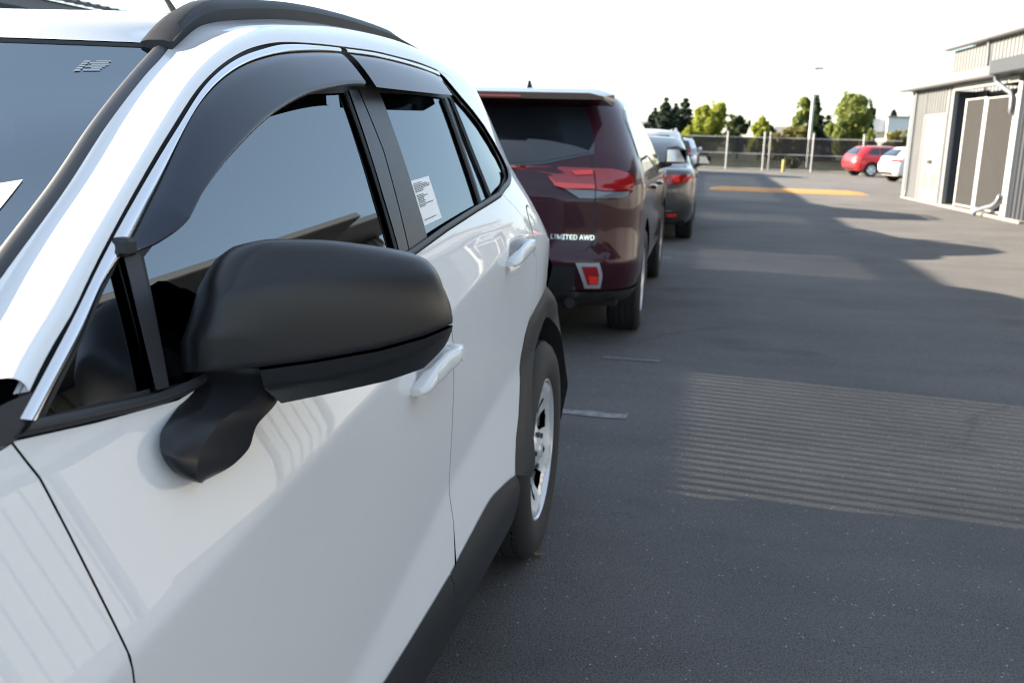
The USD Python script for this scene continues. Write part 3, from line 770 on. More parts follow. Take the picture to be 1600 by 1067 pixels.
# doors, fender, quarter
fd_poly = FGAP[:-1] + [(.425, .462), (.8, .464), (1.08, .468), (1.49, .492)] + BGAP[::-1][1:] + [p for p in BELT if p[0] < 1.34]
fdoor, fdoor2 = add('front_door', patch(shrink(fd_poly), lift(), step=.026, thick=.018, extra=np.vstack([creaseline(.38, 1.54), dentpts(0)])), white_paint)
rd_low = [(2.235, .66), (2.19, .62), (2.12, .574), (2.06, .50), (2.05, .492), (1.89, .513), (1.80, .52), (1.62, .507), (1.51, .495)]
rd_poly = BGAP + rd_low[::-1] + [(2.275, .70), (2.305, .765), (2.342, .817)] + RGAP[::-1] + [p for p in BELT if p[0] > 1.35]
rdoor, rdoor2 = add('rear_door', patch(shrink(rd_poly), lift(), step=.026, thick=.018, extra=np.vstack([creaseline(1.34, 2.46), dentpts(1)])), white_paint)
ftop = [(-.80, .93), (-.5, 1.01), (-.2, 1.062), (.1, 1.102), (.352, 1.127)]
fend_poly = ftop + FGAP + [(.45, .505), (.45, .40)][:1] + ARCF + [(-.455, .50), (-.80, .55)]
add('front_fender', patch(shrink(fend_poly), lift(), step=.035, thick=.015, extra=creaseline(-.7, .4)), white_paint)
KL = [(2.064, 1.535), (2.3, 1.518), (2.6, 1.50), (2.9, 1.485), (3.22, 1.46)]
q_poly = RGAP[:-1] + FL_OUT[7:14] + [(3.1, .79), (3.34, .79), (3.40, 1.0), (3.38, 1.15), (3.34, 1.25), (3.28, 1.36), (3.22, 1.46)] + KL[::-1][1:] + WQ + [(2.2, 1.236)]
quarter, quarter2 = add('rear_quarter_panel', patch(Polygon(q_poly).buffer(0), lift(), step=.028, thick=.012, extra=creaseline(2.2, 3.3)), white_paint)
fc = [(2.35 + .075 * math.cos(a) + .07, 1.11 + .075 * math.sin(a)) for a in np.linspace(0, 2 * math.pi, 33)]
add('fuel_door', patch(Polygon(fc).buffer(-.004), lift(.0008), step=.02, thick=.004), white_paint, quarter, pair=False)
obj('fuel_door_gap', patch(Polygon(fc).buffer(.001).difference(Polygon(fc).buffer(-.0035)).intersection(sbox(2.3, 1.13, 2.5, 1.2)), lift(.0006), step=.006), rubber, quarter)
add('door_jamb', patch(fend_poly[:5] + [(.44, 1.125), (1.34, 1.15), (2.12, 1.215), (2.4, 1.1), (2.36, .83), (2.26, .70), (2.05, .50), (.45, .50)], lift(-.022), step=.06), dark_void)

# A pillar and roof edge
TD = [(-.165, .375, 1.155), (-.195, .512, 1.231), (-.237, .671, 1.305), (-.28, .817, 1.376), (-.33, .987, 1.4475), (-.358, 1.10, 1.495), (-.362, 1.201, 1.542), (-.37, 1.372, 1.571), (-.375, 1.581, 1.595), (-.385, 1.791, 1.609), (-.40, 2.057, 1.619), (-.41, 2.255, 1.622), (-.425, 2.60, 1.618), (-.44, 2.926, 1.598), (-.455, 3.22, 1.555)]
NL = 150
low = smoothcurve(np.array(W + KL[1:]), NL)
Lc = np.stack([g(low[:, 0], low[:, 1]), low[:, 0], low[:, 1]], 1)
Uc = smoothcurve(TD, 400)
idx = []
for p_ in Lc:   # partner points run square across the pillar and, over the doors, at equal Y
    idx.append(p_)
par = np.linspace(0, 1, NL)
cu = np.r_[0, np.cumsum(np.linalg.norm(np.diff(Uc, axis=0), axis=1))]; cu /= cu[-1]
Uc = np.stack([np.interp(par, cu, Uc[:, k]) for k in range(3)], 1)
t0 = np.stack([g(low[:, 0], low[:, 1] + .01) - g(low[:, 0], low[:, 1] - .01), 0 * low[:, 0], np.full(NL, .02)], 1)
t0 /= np.linalg.norm(t0, axis=1, keepdims=True)
pil = np.clip((1.15 - Lc[:, 1]) / .35, 0, 1)[:, None]
t1 = np.stack([np.full(NL, -1.0), np.zeros(NL), np.full(NL, .22)], 1) * (1 - pil) + np.array([-.82, -.45, .25]) * pil
t1 /= np.linalg.norm(t1, axis=1, keepdims=True)
dist = np.linalg.norm(Uc - Lc, axis=1, keepdims=True)
s = np.linspace(0, 1, 15)[None, :, None]
P1, P2 = Lc + t0 * dist * .36, Uc - t1 * dist * .34
cant = Lc[:, None] * (1 - s) ** 3 + 3 * P1[:, None] * s * (1 - s) ** 2 + 3 * P2[:, None] * s ** 2 * (1 - s) + Uc[:, None] * s ** 3
add('roof_side_pillar', orient(grid(cant), (1, 0, 1)), white_paint, smooth=50)
lipG = np.stack([Lc, Lc + np.array([-.016, 0, -.004])], 1)
add('pillar_edge', grid(lipG[:92]), white_paint, smooth=50)

# roof rails
rail_line = smoothcurve([p for p in TD if 1.05 < p[1] < 2.75], 60)
rs = []
for k, p_ in enumerate(rail_line):
    e = k / 59; h = .030 * min(1, .35 + e * 6) * min(1, (1 - e) * 5 + .12); w = .046
    ring = [(.006, -.006), (.010, .006 + .3 * h), (.004, .72 * h), (-.008, h), (-w + .012, h), (-w, .75 * h), (-w - .002, -.004), (-w * .5, -.012)]
    rs.append([(p_[0] + a, p_[1], p_[2] + b + .003) for a, b in ring])
add('roof_rail', capped(np.array(rs)), grey_plastic, smooth=28)
# antenna
obj('antenna', tube([(-.927, 2.105, 1.655), (-.927, 2.06, 1.69), (-.927, 1.93, 1.79)], [.010, .007, .004], 10), rubber, suv, smooth=60)

# windscreen: edges, trims, glass
TDa = smoothcurve(TD[:6], 60)
nw = 60
Eg = TDa + np.array([-.027, .012, .004])
head = smoothcurve([(Eg[-1][0], Eg[-1][1], Eg[-1][2]), (-.47, 1.045, 1.4925), (-.60, .985, 1.491), (MID, .94, 1.494)], 20)
v = np.linspace(0, 1, nw); uu = np.linspace(0, 1, 41)
base_mid, head_mid = np.array([MID, .06, 1.0]), np.array([MID, .94, 1.494])
mid = base_mid + (head_mid - base_mid) * v[:, None]; mid[:, 2] += .022 * np.sin(v * math.pi)
scr_ = np.zeros((nw, 41, 3))
for i in range(nw):
    a = Eg[i]; b = a * [-1, 1, 1] + [2 * MID, 0, 0]
    ch = a * (1 - uu)[:, None] + b * uu[:, None]
    scr_[i] = ch + (mid[i] - (a + b) / 2) * (1 - np.abs(2 * uu - 1)[:, None] ** 2.05)
screen = obj('windscreen', nrm(orient(grid(scr_), (0, -1, 1)), 60), screen_glass, suv)
# roof: its front edge follows the header of the screen
D = Uc[Uc[:, 1] > 1.085]
nr = 41; u = np.linspace(0, 1, nr)
hx = scr_[-1][np.argsort(scr_[-1][:, 0])]
roof = []
for k, d in enumerate(D):
    e = k / (len(D) - 1); b_ = (1 - e) ** 7
    x = d[0] + (2 * MID - 2 * d[0]) * u
    y = d[1] + e ** 8 * .12 * (1 - (2 * u - 1) ** 2); z = d[2] + .012 * (1 - (2 * u - 1) ** 2) ** .8
    yh = np.interp(x, hx[:, 0], hx[:, 1]) + .006; zh = np.interp(x, hx[:, 0], hx[:, 2]) + .006
    y0_ = D[0][1]; z0_ = D[0][2] + .012 * (1 - (2 * u - 1) ** 2) ** .8
    roof.append(np.stack([x, y + (yh - y0_) * b_, z + (zh - z0_) * b_], 1))
roof = np.array(roof)
obj('roof', nrm(orient(grid(roof), (0, 0, 1)), 60), white_paint, suv)
# dark ceramic band along the top and the sides of the screen, on its inner face
band = scr_[-3:] + np.array([0, .003, -.004]); obj('ceramic_band', nrm(grid(band), 60), mat('ceramic_band', (0.10, 0.10, 0.12), 0.5), screen)
rim = scr_[:, :3] + np.array([0, .003, -.004]); obj('ceramic_band', nrm(grid(rim), 60), rubber, screen)
tr = np.stack([TDa + np.array([.001, .000, -.001]), TDa + np.array([-.003, -.005, .002]), TDa * .5 + Eg * .5 + np.array([-.001, -.007, .004]), Eg + np.array([.002, -.005, .002]), Eg + np.array([-.003, 0, -.002])], 1)
add('screen_trim', orient(grid(tr), (.3, -1, 1)), black_plastic, smooth=50)
hd = scr_[-1]; rf = roof[0]
hd_up = np.stack([np.interp(hd[::-1, 0], rf[::-1, 0], rf[::-1, k]) for k in range(3)], 1)[::-1]
obj('header_seal', nrm(grid(np.stack([hd + [0, -.004, -.003], hd + [0, 0, .004], hd_up + [0, .006, -.004]], 1)), 50), rubber, suv)
# paper tag and etched label on the screen


def on_screen(fi, fj):
    i, j = fi * (nw - 1), fj * 40; i0, j0 = int(min(i, nw - 2)), int(min(j, 39)); a, b = i - i0, j - j0
    return scr_[i0, j0] * (1 - a) * (1 - b) + scr_[i0 + 1, j0] * a * (1 - b) + scr_[i0, j0 + 1] * (1 - a) * b + scr_[i0 + 1, j0 + 1] * a * b


def screen_uv(target):
    d = np.linalg.norm(scr_ - np.array(target), axis=-1); i, j = np.unravel_index(d.argmin(), d.shape)
    return i / (nw - 1), j / 40


def screen_quad(c, wu, hv, dz, n=5, shear=0.0):
    G = np.array([[on_screen(c[0] + (b - .5) * hv, c[1] + (a - .5) * wu + shear * (b - .5)) + np.array([.0003, -.0006 - dz, .0011 + dz]) for a in np.linspace(0, 1, n)] for b in np.linspace(0, 1, n)])
    return orient(grid(G), (0, -1, 1))


c1 = (.395, .040)
tagp = obj('paper_tag', nrm(screen_quad(c1, .036, .105, 0), 60), paper, suv, label='white paper tag inside the lower screen corner')
for k, (du_, dv_, w_, h_) in enumerate(((.002, .004, .022, .003), (.002, -.003, .018, .003), (.002, -.010, .020, .003), (-.004, -.026, .006, .010))):
    obj('print', nrm(screen_quad((c1[0] + dv_, c1[1] + du_), w_, h_, .0005, 3), 60), print_ink, tagp)
c2 = (.90, .040)
etch = mat('etched_mark', (0.26, 0.30, 0.31), 0.6)
for k in range(6):
    obj('etched_mark', nrm(screen_quad((c2[0] + .012 - .009 * k, c2[1] + .003 * (k % 2)), (.015, .020, .018, .020, .011, .017)[k], .0045, .0, 3), 60), etch, screen)
for k in range(5):
    obj('etched_mark', nrm(screen_quad((c2[0] + .010 - .011 * k, c2[1] + .017), .006, .007, .0, 3), 60), etch, screen)

# window surround, glass, pillars
QF = [(.585, 1.24), (.553, 1.122), (.413, 1.133), (.45, 1.156), (.501, 1.187), (.549, 1.219)]
FG = [(.631, 1.242), (.583, 1.117), (.617, 1.114), (1.0, 1.148), (1.298, 1.178), (1.383, 1.446), (1.232, 1.436), (1.081, 1.408), (.905, 1.353), (.777, 1.302)]
FGU = [(.631, 1.246), (.583, 1.114), (.617, 1.111), (1.0, 1.145), (1.300, 1.175), (1.390, 1.452), (1.30, 1.462), (1.171, 1.455), (1.021, 1.425), (.905, 1.385), (.777, 1.325)]
RG = [(1.553, 1.455), (1.465, 1.177), (1.70, 1.20), (1.906, 1.218), (2.007, 1.464), (1.76, 1.461)]
RF = [(2.07, 1.469), (1.945, 1.222), (2.029, 1.229), (2.093, 1.466)]
QG = [(2.126, 1.495), (2.236, 1.452), (2.325, 1.418), (2.395, 1.38), (2.435, 1.335), (2.425, 1.30), (2.36, 1.268), (2.13, 1.236), (2.062, 1.231)]
dlo = Polygon(W + WQ + BELT).buffer(0).buffer(-.001)
holes = shapely.union_all([Polygon(p).buffer(0) for p in (QF, FG, RG, RF, QG)])
add('window_surround', patch(dlo.difference(holes.buffer(.0005)), lift(-.010), step=.03, bstep=.012), rubber)
gl_off = -.0145
add('quarter_glass', patch(Polygon(QF).buffer(.004), lift(gl_off), step=.03), side_glass)
add('front_door_glass', patch(Polygon(FG).buffer(.004), lift(gl_off), step=.03), side_glass)
rgl, rgl2 = add('rear_door_glass', patch(Polygon(RG).buffer(.004), lift(gl_off), step=.03), side_glass)
add('quarter_glass', patch(Polygon(RF).buffer(.004), lift(gl_off), step=.03), side_glass)
add('quarter_glass', patch(Polygon(QG).buffer(.004), lift(gl_off), step=.03), side_glass)
add('door_pillar_trim', patch([(.590, 1.249), (.617, 1.250), (.572, 1.119), (.551, 1.121)], lift(-.002), step=.02, thick=.008), pillar_satin)
add('door_pillar_trim', patch([(1.396, 1.452), (1.441, 1.457), (1.421, 1.346), (1.345, 1.172), (1.30, 1.168), (1.33, 1.27)], lift(-.002), step=.02, thick=.010), pillar_satin)
add('door_pillar_trim', patch([(1.447, 1.457), (1.550, 1.458), (1.462, 1.181), (1.35, 1.173), (1.426, 1.346)], lift(-.002), step=.02, thick=.010), pillar_satin)
for a, b in (((1.385, 1.449), (1.298, 1.180)), ((2.010, 1.465), (1.908, 1.220)), ((2.098, 1.468), (2.034, 1.231))):
    w_ = .010
    add('glass_run_seal', strip([a, ((a[0] + b[0]) / 2, (a[1] + b[1]) / 2), b], [(a[0] + w_, a[1]), ((a[0] + b[0]) / 2 + w_, (a[1] + b[1]) / 2), (b[0] + w_, b[1])], 12, 5, lambda s_, t_: -.008 + .004 * math.sin(s_ * math.pi)), rubber, smooth=60)
# belt strip: dark moulding under the glass
bl = np.array(BELT)[::-1]; up = bl + np.array([0, .013]); up[0] = (.385, 1.139)
add('belt_moulding', strip(bl + [0, .0008], up, 110, 7, lambda s_, t_: .0005 + .006 * math.sin(min(1, s_ * 1.0) * math.pi * .85)), black_plastic, smooth=60)
bq = [(2.121, 1.226), (2.22, 1.238), (2.32, 1.2475), (2.41, 1.264), (2.452, 1.287)]
add('belt_moulding', strip(bq, [(2.121, 1.240), (2.21, 1.251), (2.31, 1.2605), (2.385, 1.275), (2.43, 1.295)], 40, 7, lambda s_, t_: .0005 + .005 * math.sin(s_ * math.pi * .9)), black_plastic, smooth=60)
# chrome
CHOa, CHIa = np.array(CHO), np.array(CHI)
cut = lambda C, a, b: smoothcurve(C, 400)[(smoothcurve(C, 400)[:, 0] >= a) & (smoothcurve(C, 400)[:, 0] <= b)]
bul = lambda s_, t_: .001 + .0045 * math.sin(s_ * math.pi) ** .6
add('chrome_strip', strip(cut(CHOa, 0, 1.448), cut(CHIa, 0, 1.440), 120, 9, bul), chrome, smooth=60)
add('chrome_strip', strip(cut(CHOa, 1.472, 3), cut(CHIa, 1.466, 3), 60, 9, bul), chrome, smooth=60)
# smoked visors over the windows: stand off the glass, lower edge turned
def visor_off(s_, t_):
    e = min(1, t_ * 7 + .25) * 1.0
    return .003 + e * (.034 * s_ ** .62) - (.004 if s_ > .97 else 0)
add('window_visor', strip(cut(CHIa, .585, 1.432) + [0, -.001], VIS, 120, 15, visor_off), visor_acrylic, smooth=60)
add('window_visor', strip(cut(CHIa, 1.474, 2.05) + [0, -.001], [(1.452, 1.461), (1.673, 1.464), (1.85, 1.467), (2.025, 1.471)], 60, 15, lambda s_, t_: .003 + .030 * s_ ** .62 * min(1, (1 - t_) * 6 + .3)), visor_acrylic, smooth=60)
add('visor_end', strip([(1.434, 1.520), (1.44, 1.50), (1.425, 1.462)], [(1.470, 1.522), (1.468, 1.50), (1.448, 1.460)], 16, 5, lambda s_, t_: -.004 + .016 * t_), rubber, smooth=60)
add('visor_edge', strip([(a, b) for a, b in VIS], [(a + .001, b - .0028) for a, b in VIS], 120, 3, lambda s_, t_: (visor_off(1, t_) - .001 - .003 * s_)), rubber, smooth=60)
add('visor_clip', moved(rbx((-.012, -.007, -.009), (.010, .012, .010), .004), (g(.588, 1.258) + .006, .585, 1.258)), rubber, smooth=30)
# black foot of the pillar ahead of the door
add('pillar_foot', patch([(.30, 1.150), (.372, 1.157), (.399, 1.158), (.379, 1.138), (.362, 1.1275), (.345, 1.128), (.28, 1.122)], lift(.001), step=.02, thick=.012), black_plastic)
# sill cladding and rear arch flare
add('sill_cladding', strip([(.45, .470), (.80, .472), (1.082, .478), (1.452, .499)], [(.45, .285), (.8, .29), (1.10, .295), (1.452, .305)], 60, 10, lambda s_, t_: .003 + .007 * math.sin(min(1, s_ * 3) * math.pi / 2) - .012 * s_ ** 3), grey_plastic, smooth=40)
add('sill_cladding', strip([(1.456, .499), (1.62, .517), (1.80, .530), (1.89, .523), (2.05, .501)], [(1.456, .305), (1.62, .315), (1.80, .325), (1.95, .33), (2.10, .335)], 60, 10, lambda s_, t_: .003 + .007 * math.sin(min(1, s_ * 3) * math.pi / 2) - .012 * s_ ** 3), grey_plastic, smooth=40)
fo = np.array(FL_OUT); arc_in = [tuple(WC + .440 * np.array([math.cos(a), math.sin(a)])) for a in np.linspace(math.radians(172), math.radians(-4), 40)]
fl_off = lambda s_, t_: (.001 + (.009 + .042 * float(np.clip((t_ - .48) / .25, 0, 1) ** 2 * (3 - 2 * np.clip((t_ - .48) / .25, 0, 1)))) * math.sin(min(1, s_ * 2.2) * math.pi / 2))
add('wheel_arch_flare', strip(fo, arc_in, 120, 9, fl_off), grey_plastic, smooth=40)
lip = smoothcurve(arc_in, 120); gx_ = g(lip[:, 0], lip[:, 1]) + np.array([fl_off(1, t_) for t_ in np.linspace(0, 1, len(lip))])
add('arch_liner', grid(np.stack([np.stack([gx_ - k, lip[:, 0], lip[:, 1]], 1) for k in (0, .03, .12, .30)], 1)), dark_void, smooth=60)
fof = [(-.60, .50), (-.52, .66), (-.44, .80), (-.30, .875), (0, .895), (.25, .86), (.36, .80), (.41, .68), (.425, .50), (.44, .45)]
arcf_in = [tuple(np.array([0, .36]) + .440 * np.array([math.cos(a), math.sin(a)])) for a in np.linspace(math.radians(178), math.radians(8), 40)]
add('wheel_arch_flare', strip(fof, arcf_in, 100, 9, fl_off), grey_plastic, smooth=40)
lip = smoothcurve(arcf_in, 100); gx_ = g(lip[:, 0], lip[:, 1]) + np.array([fl_off(1, t_) for t_ in np.linspace(0, 1, len(lip))])
add('arch_liner', grid(np.stack([np.stack([gx_ - k, lip[:, 0], lip[:, 1]], 1) for k in (0, .03, .12, .30)], 1)), dark_void, smooth=60)
add('mud_flap', rbx((-.20, 3.08, .28), (-.045, 3.10, .62), .006), black_plastic, smooth=30)
# handles


def handle(y0, y1, z0, z1, parent):
    n = 34; rings = []
    for k in range(n):
        e = k / (n - 1); y = y0 + (y1 - y0) * e; zc_ = z0 + (z1 - z0) * e + .004 * math.sin(e * math.pi)
        so = .019 * math.sin(math.pi * e) ** .45 + .010
        hh = .0185 * (max(.05, math.sin(math.pi * min(1, max(0, e)))) ** .35); tk = .0105 if .25 < e < .80 else .016
        x = g(y, zc_) + .012 * math.exp(-((e - .5) / .3) ** 4)
        ring = []
        for j in range(14):
            a = j / 14 * 2 * math.pi; c_, s_ = math.cos(a), math.sin(a)
            ring.append((x + so - tk * .4 + tk * math.copysign(abs(c_) ** .75, c_), y, zc_ + hh * math.copysign(abs(s_) ** .75, s_)))
        rings.append(ring)
    m = nrm(capped(np.array(rings)), 50)
    return m


for (pa, pb, (y0, y1, z0, z1)) in ((fdoor, fdoor2, (1.215, 1.492, .947, .969)), (rdoor, rdoor2, (1.985, 2.262, 1.070, 1.098))):
    hm = handle(y0, y1, z0, z1, pa)
    obj('handle', hm, white_paint, pa); obj('handle', mirrored(hm, MID), white_paint, pb)
    ye = y1 - .055
    cap_ = nrm(tube([(g(ye, z1) - .01, ye, z1 - .003), (g(ye, z1) + .02, ye, z1 - .003), (g(ye, z1) + .0385, ye, z1 - .003)], [.013, .013, .0125], 18), 40)
    obj('keyhole_cap', cap_, white_paint, pa)

# rear: lamp, bumper, hatch
add('tail_lamp', patch([(3.09, 1.10), (3.12, 1.17), (3.22, 1.205), (3.34, 1.195), (3.43, 1.15), (3.45, 1.06), (3.40, 1.035), (3.2, 1.05)], lift(lambda y, z: -.004 + .25 * np.clip(y - 3.09, 0, 1)), step=.025, thick=.05), clear_lens)
add('lamp_rim', patch([(3.43, 1.20), (3.36, 1.215), (3.22, 1.222), (3.22, 1.207), (3.34, 1.197), (3.43, 1.152), (3.452, 1.06), (3.47, 1.06), (3.465, 1.15)], lift(lambda y, z: -.006 + .25 * np.clip(y - 3.09, 0, 1)), step=.02, thick=.05), red_lens)
bump_off = lambda y, z: .001 + (.08 + .12 * np.clip((z - .75) / .2, 0, 1)) * np.clip(y - 2.98, 0, 1)
add('rear_bumper', patch([(3.06, .795), (3.10, .70), (3.14, .62), (3.50, .62), (3.52, .80), (3.50, .98), (3.40, 1.01), (3.25, .93)], lift(bump_off), step=.03, thick=.03), white_paint)
add('bumper_cladding', patch([(3.14, .615), (3.18, .50), (3.19, .34), (3.48, .36), (3.50, .615)], lift(lambda y, z: bump_off(y, z) + .004), step=.03, thick=.03), grey_plastic)
zz_ = np.array([.36, .61, .62, .80, .98, 1.0, 1.12, 1.25, 1.36, 1.46, 1.56]); yy_ = np.array([3.46, 3.49, 3.50, 3.52, 3.50, 3.42, 3.40, 3.36, 3.28, 3.22, 3.18])


def back(zs, y_add=0.0):
    G = []
    for z in zs:
        y = np.interp(z, zz_, yy_); x0 = (g(min(y, 3.45), z) + (bump_off(y, z) if z < .99 else 0)) if z < 1.47 else -.455
        q = np.linspace(0, 1, 17); G.append(np.stack([x0 + (2 * MID - 2 * x0) * q, y + y_add + .10 * (1 - (2 * q - 1) ** 4), np.full(17, z)], 1))
    return orient(grid(np.array(G)), (0, 1, 0))


obj('tailgate', nrm(cat_(back(np.linspace(.60, 1.12, 8)), back(np.linspace(1.46, 1.56, 4))), 40), white_paint, suv)
obj('rear_window', nrm(back(np.linspace(1.12, 1.46, 8)), 40), dark_glass, suv)
obj('rear_spoiler', nrm(hull([(-.46, 3.20, 1.56), (-.46, 3.20, 1.50), (-.47, 3.33, 1.51), (-.46, 3.33, 1.54), (-.50, 3.42, 1.53), (-1.394, 3.20, 1.56), (-1.394, 3.20, 1.50), (-1.384, 3.33, 1.51), (-1.384, 3.33, 1.54), (-1.354, 3.42, 1.53), (-.927, 3.46, 1.55), (-.927, 3.2, 1.60)]), 20), white_paint, suv)
add('spoiler_side', rbx((-.475, 3.10, 1.475), (-.435, 3.26, 1.545), .012), gloss_black, smooth=30)
# nose, bonnet (behind the camera's near edge)
ft = np.array(ftop); ftx = g(ft[:, 0], ft[:, 1])
q = np.linspace(0, 1, 21)
obj('bonnet', nrm(orient(grid(np.array([np.stack([x + (2 * MID - 2 * x) * q, y - .10 * (1 - (2 * q - 1) ** 2) * (1 if y < -.4 else .2), z + (.07 if y > -.7 else .04) * (1 - (2 * q - 1) ** 2) ** .7], 1) for x, y, z in zip(ftx, ft[:, 0], ft[:, 1])])), (0, 0, 1)), 60), white_paint, suv)
obj('front_bumper', nrm(grid(np.array([np.stack([x + (2 * MID - 2 * x) * q, -.80 - .14 * (1 - (2 * q - 1) ** 4) * k, np.full(21, z)], 1) for x, z, k in ((-.25, .93, .7), (-.245, .85, 1), (-.24, .6, 1.1), (-.26, .30, .9))])), 60), white_paint, suv)
obj('grille', nrm(grid(np.array([np.stack([np.linspace(-.5, -1.354, 21), -.955 + .03 * np.linspace(-1, 1, 21) ** 2, np.full(21, z)], 1) for z in (.45, .84)])), 60), black_plastic, suv)
obj('cowl', nrm(grid(np.stack([scr_[0] + np.array([0, .02, -.005]), scr_[0] + np.array([0, -.10, -.02]), scr_[0] + np.array([0, -.13, -.06])])), 50), black_plastic, suv)
# cabin
obj('cabin_floor', bx((-1.74, -.4, .34), (-.11, 3.3, .40)), dark_void, suv)
obj('dashboard', nrm(hull([(-.16, .35, 1.03), (-1.69, .35, 1.03), (-.15, .05, 1.0), (-1.70, .05, 1.0), (-.17, .62, .98), (-1.68, .62, .98), (-.17, .60, .7), (-1.68, .60, .7)]), 20), rubber, suv)
an = np.linspace(0, 2 * math.pi, 40)
obj('steering_wheel', nrm(tube(np.stack([-.53 + .18 * np.cos(an), .72 + .07 * np.sin(an), 1.0 + .17 * np.sin(an)], 1), .014, 8), 60), rubber, suv)


def seat(x, y, base='front_seat'):
    st = obj(base, nrm(cat_(rbx((x - .25, y - .45, .50), (x + .25, y + .08, .66), .06), moved(hull([(a * .24 * k, .02 + b, z) for a in (-1, 1) for (b, z, k) in ((0, .60, 1), (.12, .60, 1), (.18, 1.22, .82), (.09, 1.22, .82))]), (x, y, 0))), 30), seat_cloth, suv)
    obj('headrest', nrm(moved(hull([(a * .125 * k, b, z) for a in (-1, 1) for (b, z, k) in ((.10, 1.245, .8), (.19, 1.26, .8), (.09, 1.33, 1), (.20, 1.33, 1), (.12, 1.43, .8), (.19, 1.43, .8))]), (x, y, 0)), 30), seat_cloth, st)


seat(-.53, 1.08); seat(-1.32, 1.08)
seat(-.55, 2.02, 'rear_seat'); seat(-1.30, 2.02, 'rear_seat')
add('door_card', patch([(.45, 1.10), (2.35, 1.19), (2.3, .5), (.45, .45)], lambda q_: np.stack([g(q_[:, 0], q_[:, 1]) - .07, q_[:, 0], q_[:, 1]], 1), step=.12), seat_cloth)
obj('headliner', nrm(grid(roof[:, 2:-2] + np.array([0, 0.02, -.03])), 60), mat('headliner', (.20, .20, .20), .9), suv)

# price sheet on the rear door glass: corners on the glass
sA, sB, sC, sD = (1.524, 1.287), (1.643, 1.293), (1.62, 1.210), (1.501, 1.203)


def sheet_pt(a, b):
    p_ = (np.array(sA) * (1 - a) + np.array(sB) * a) * (1 - b) + (np.array(sD) * (1 - a) + np.array(sC) * a) * b
    return p_


shp = patch([sA, sB, sC, sD], lift(gl_off + .0012), step=.02)
shp_ = obj('window_sheet', shp, paper, suv, label='white printed sheet fixed to the rear door glass')
r2 = np.random.default_rng(3)
for k, (b0, a0, a1) in enumerate(((.07, .08, .50), (.11, .06, .78), (.145, .05, .90), (.18, .06, .86), (.215, .06, .55), (.25, .06, .45), (.33, .05, .42), (.365, .05, .62), (.40, .06, .40), (.435, .06, .38), (.47, .06, .42), (.505, .06, .40), (.545, .05, .80), (.58, .05, .36), (.88, .08, .74))):
    x = a0; words = []
    while x < a1:
        w_ = r2.uniform(.05, .14); w_ = min(w_, a1 - x)
        words.append(patch([sheet_pt(x, b0), sheet_pt(x + w_, b0), sheet_pt(x + w_, b0 + .018), sheet_pt(x, b0 + .018)], lift(gl_off + .0022), step=.01))
        x += w_ + .022
    obj('print_line', cat_(*words), print_ink, shp_)

# wheels: five broad twin spokes over a dark dish


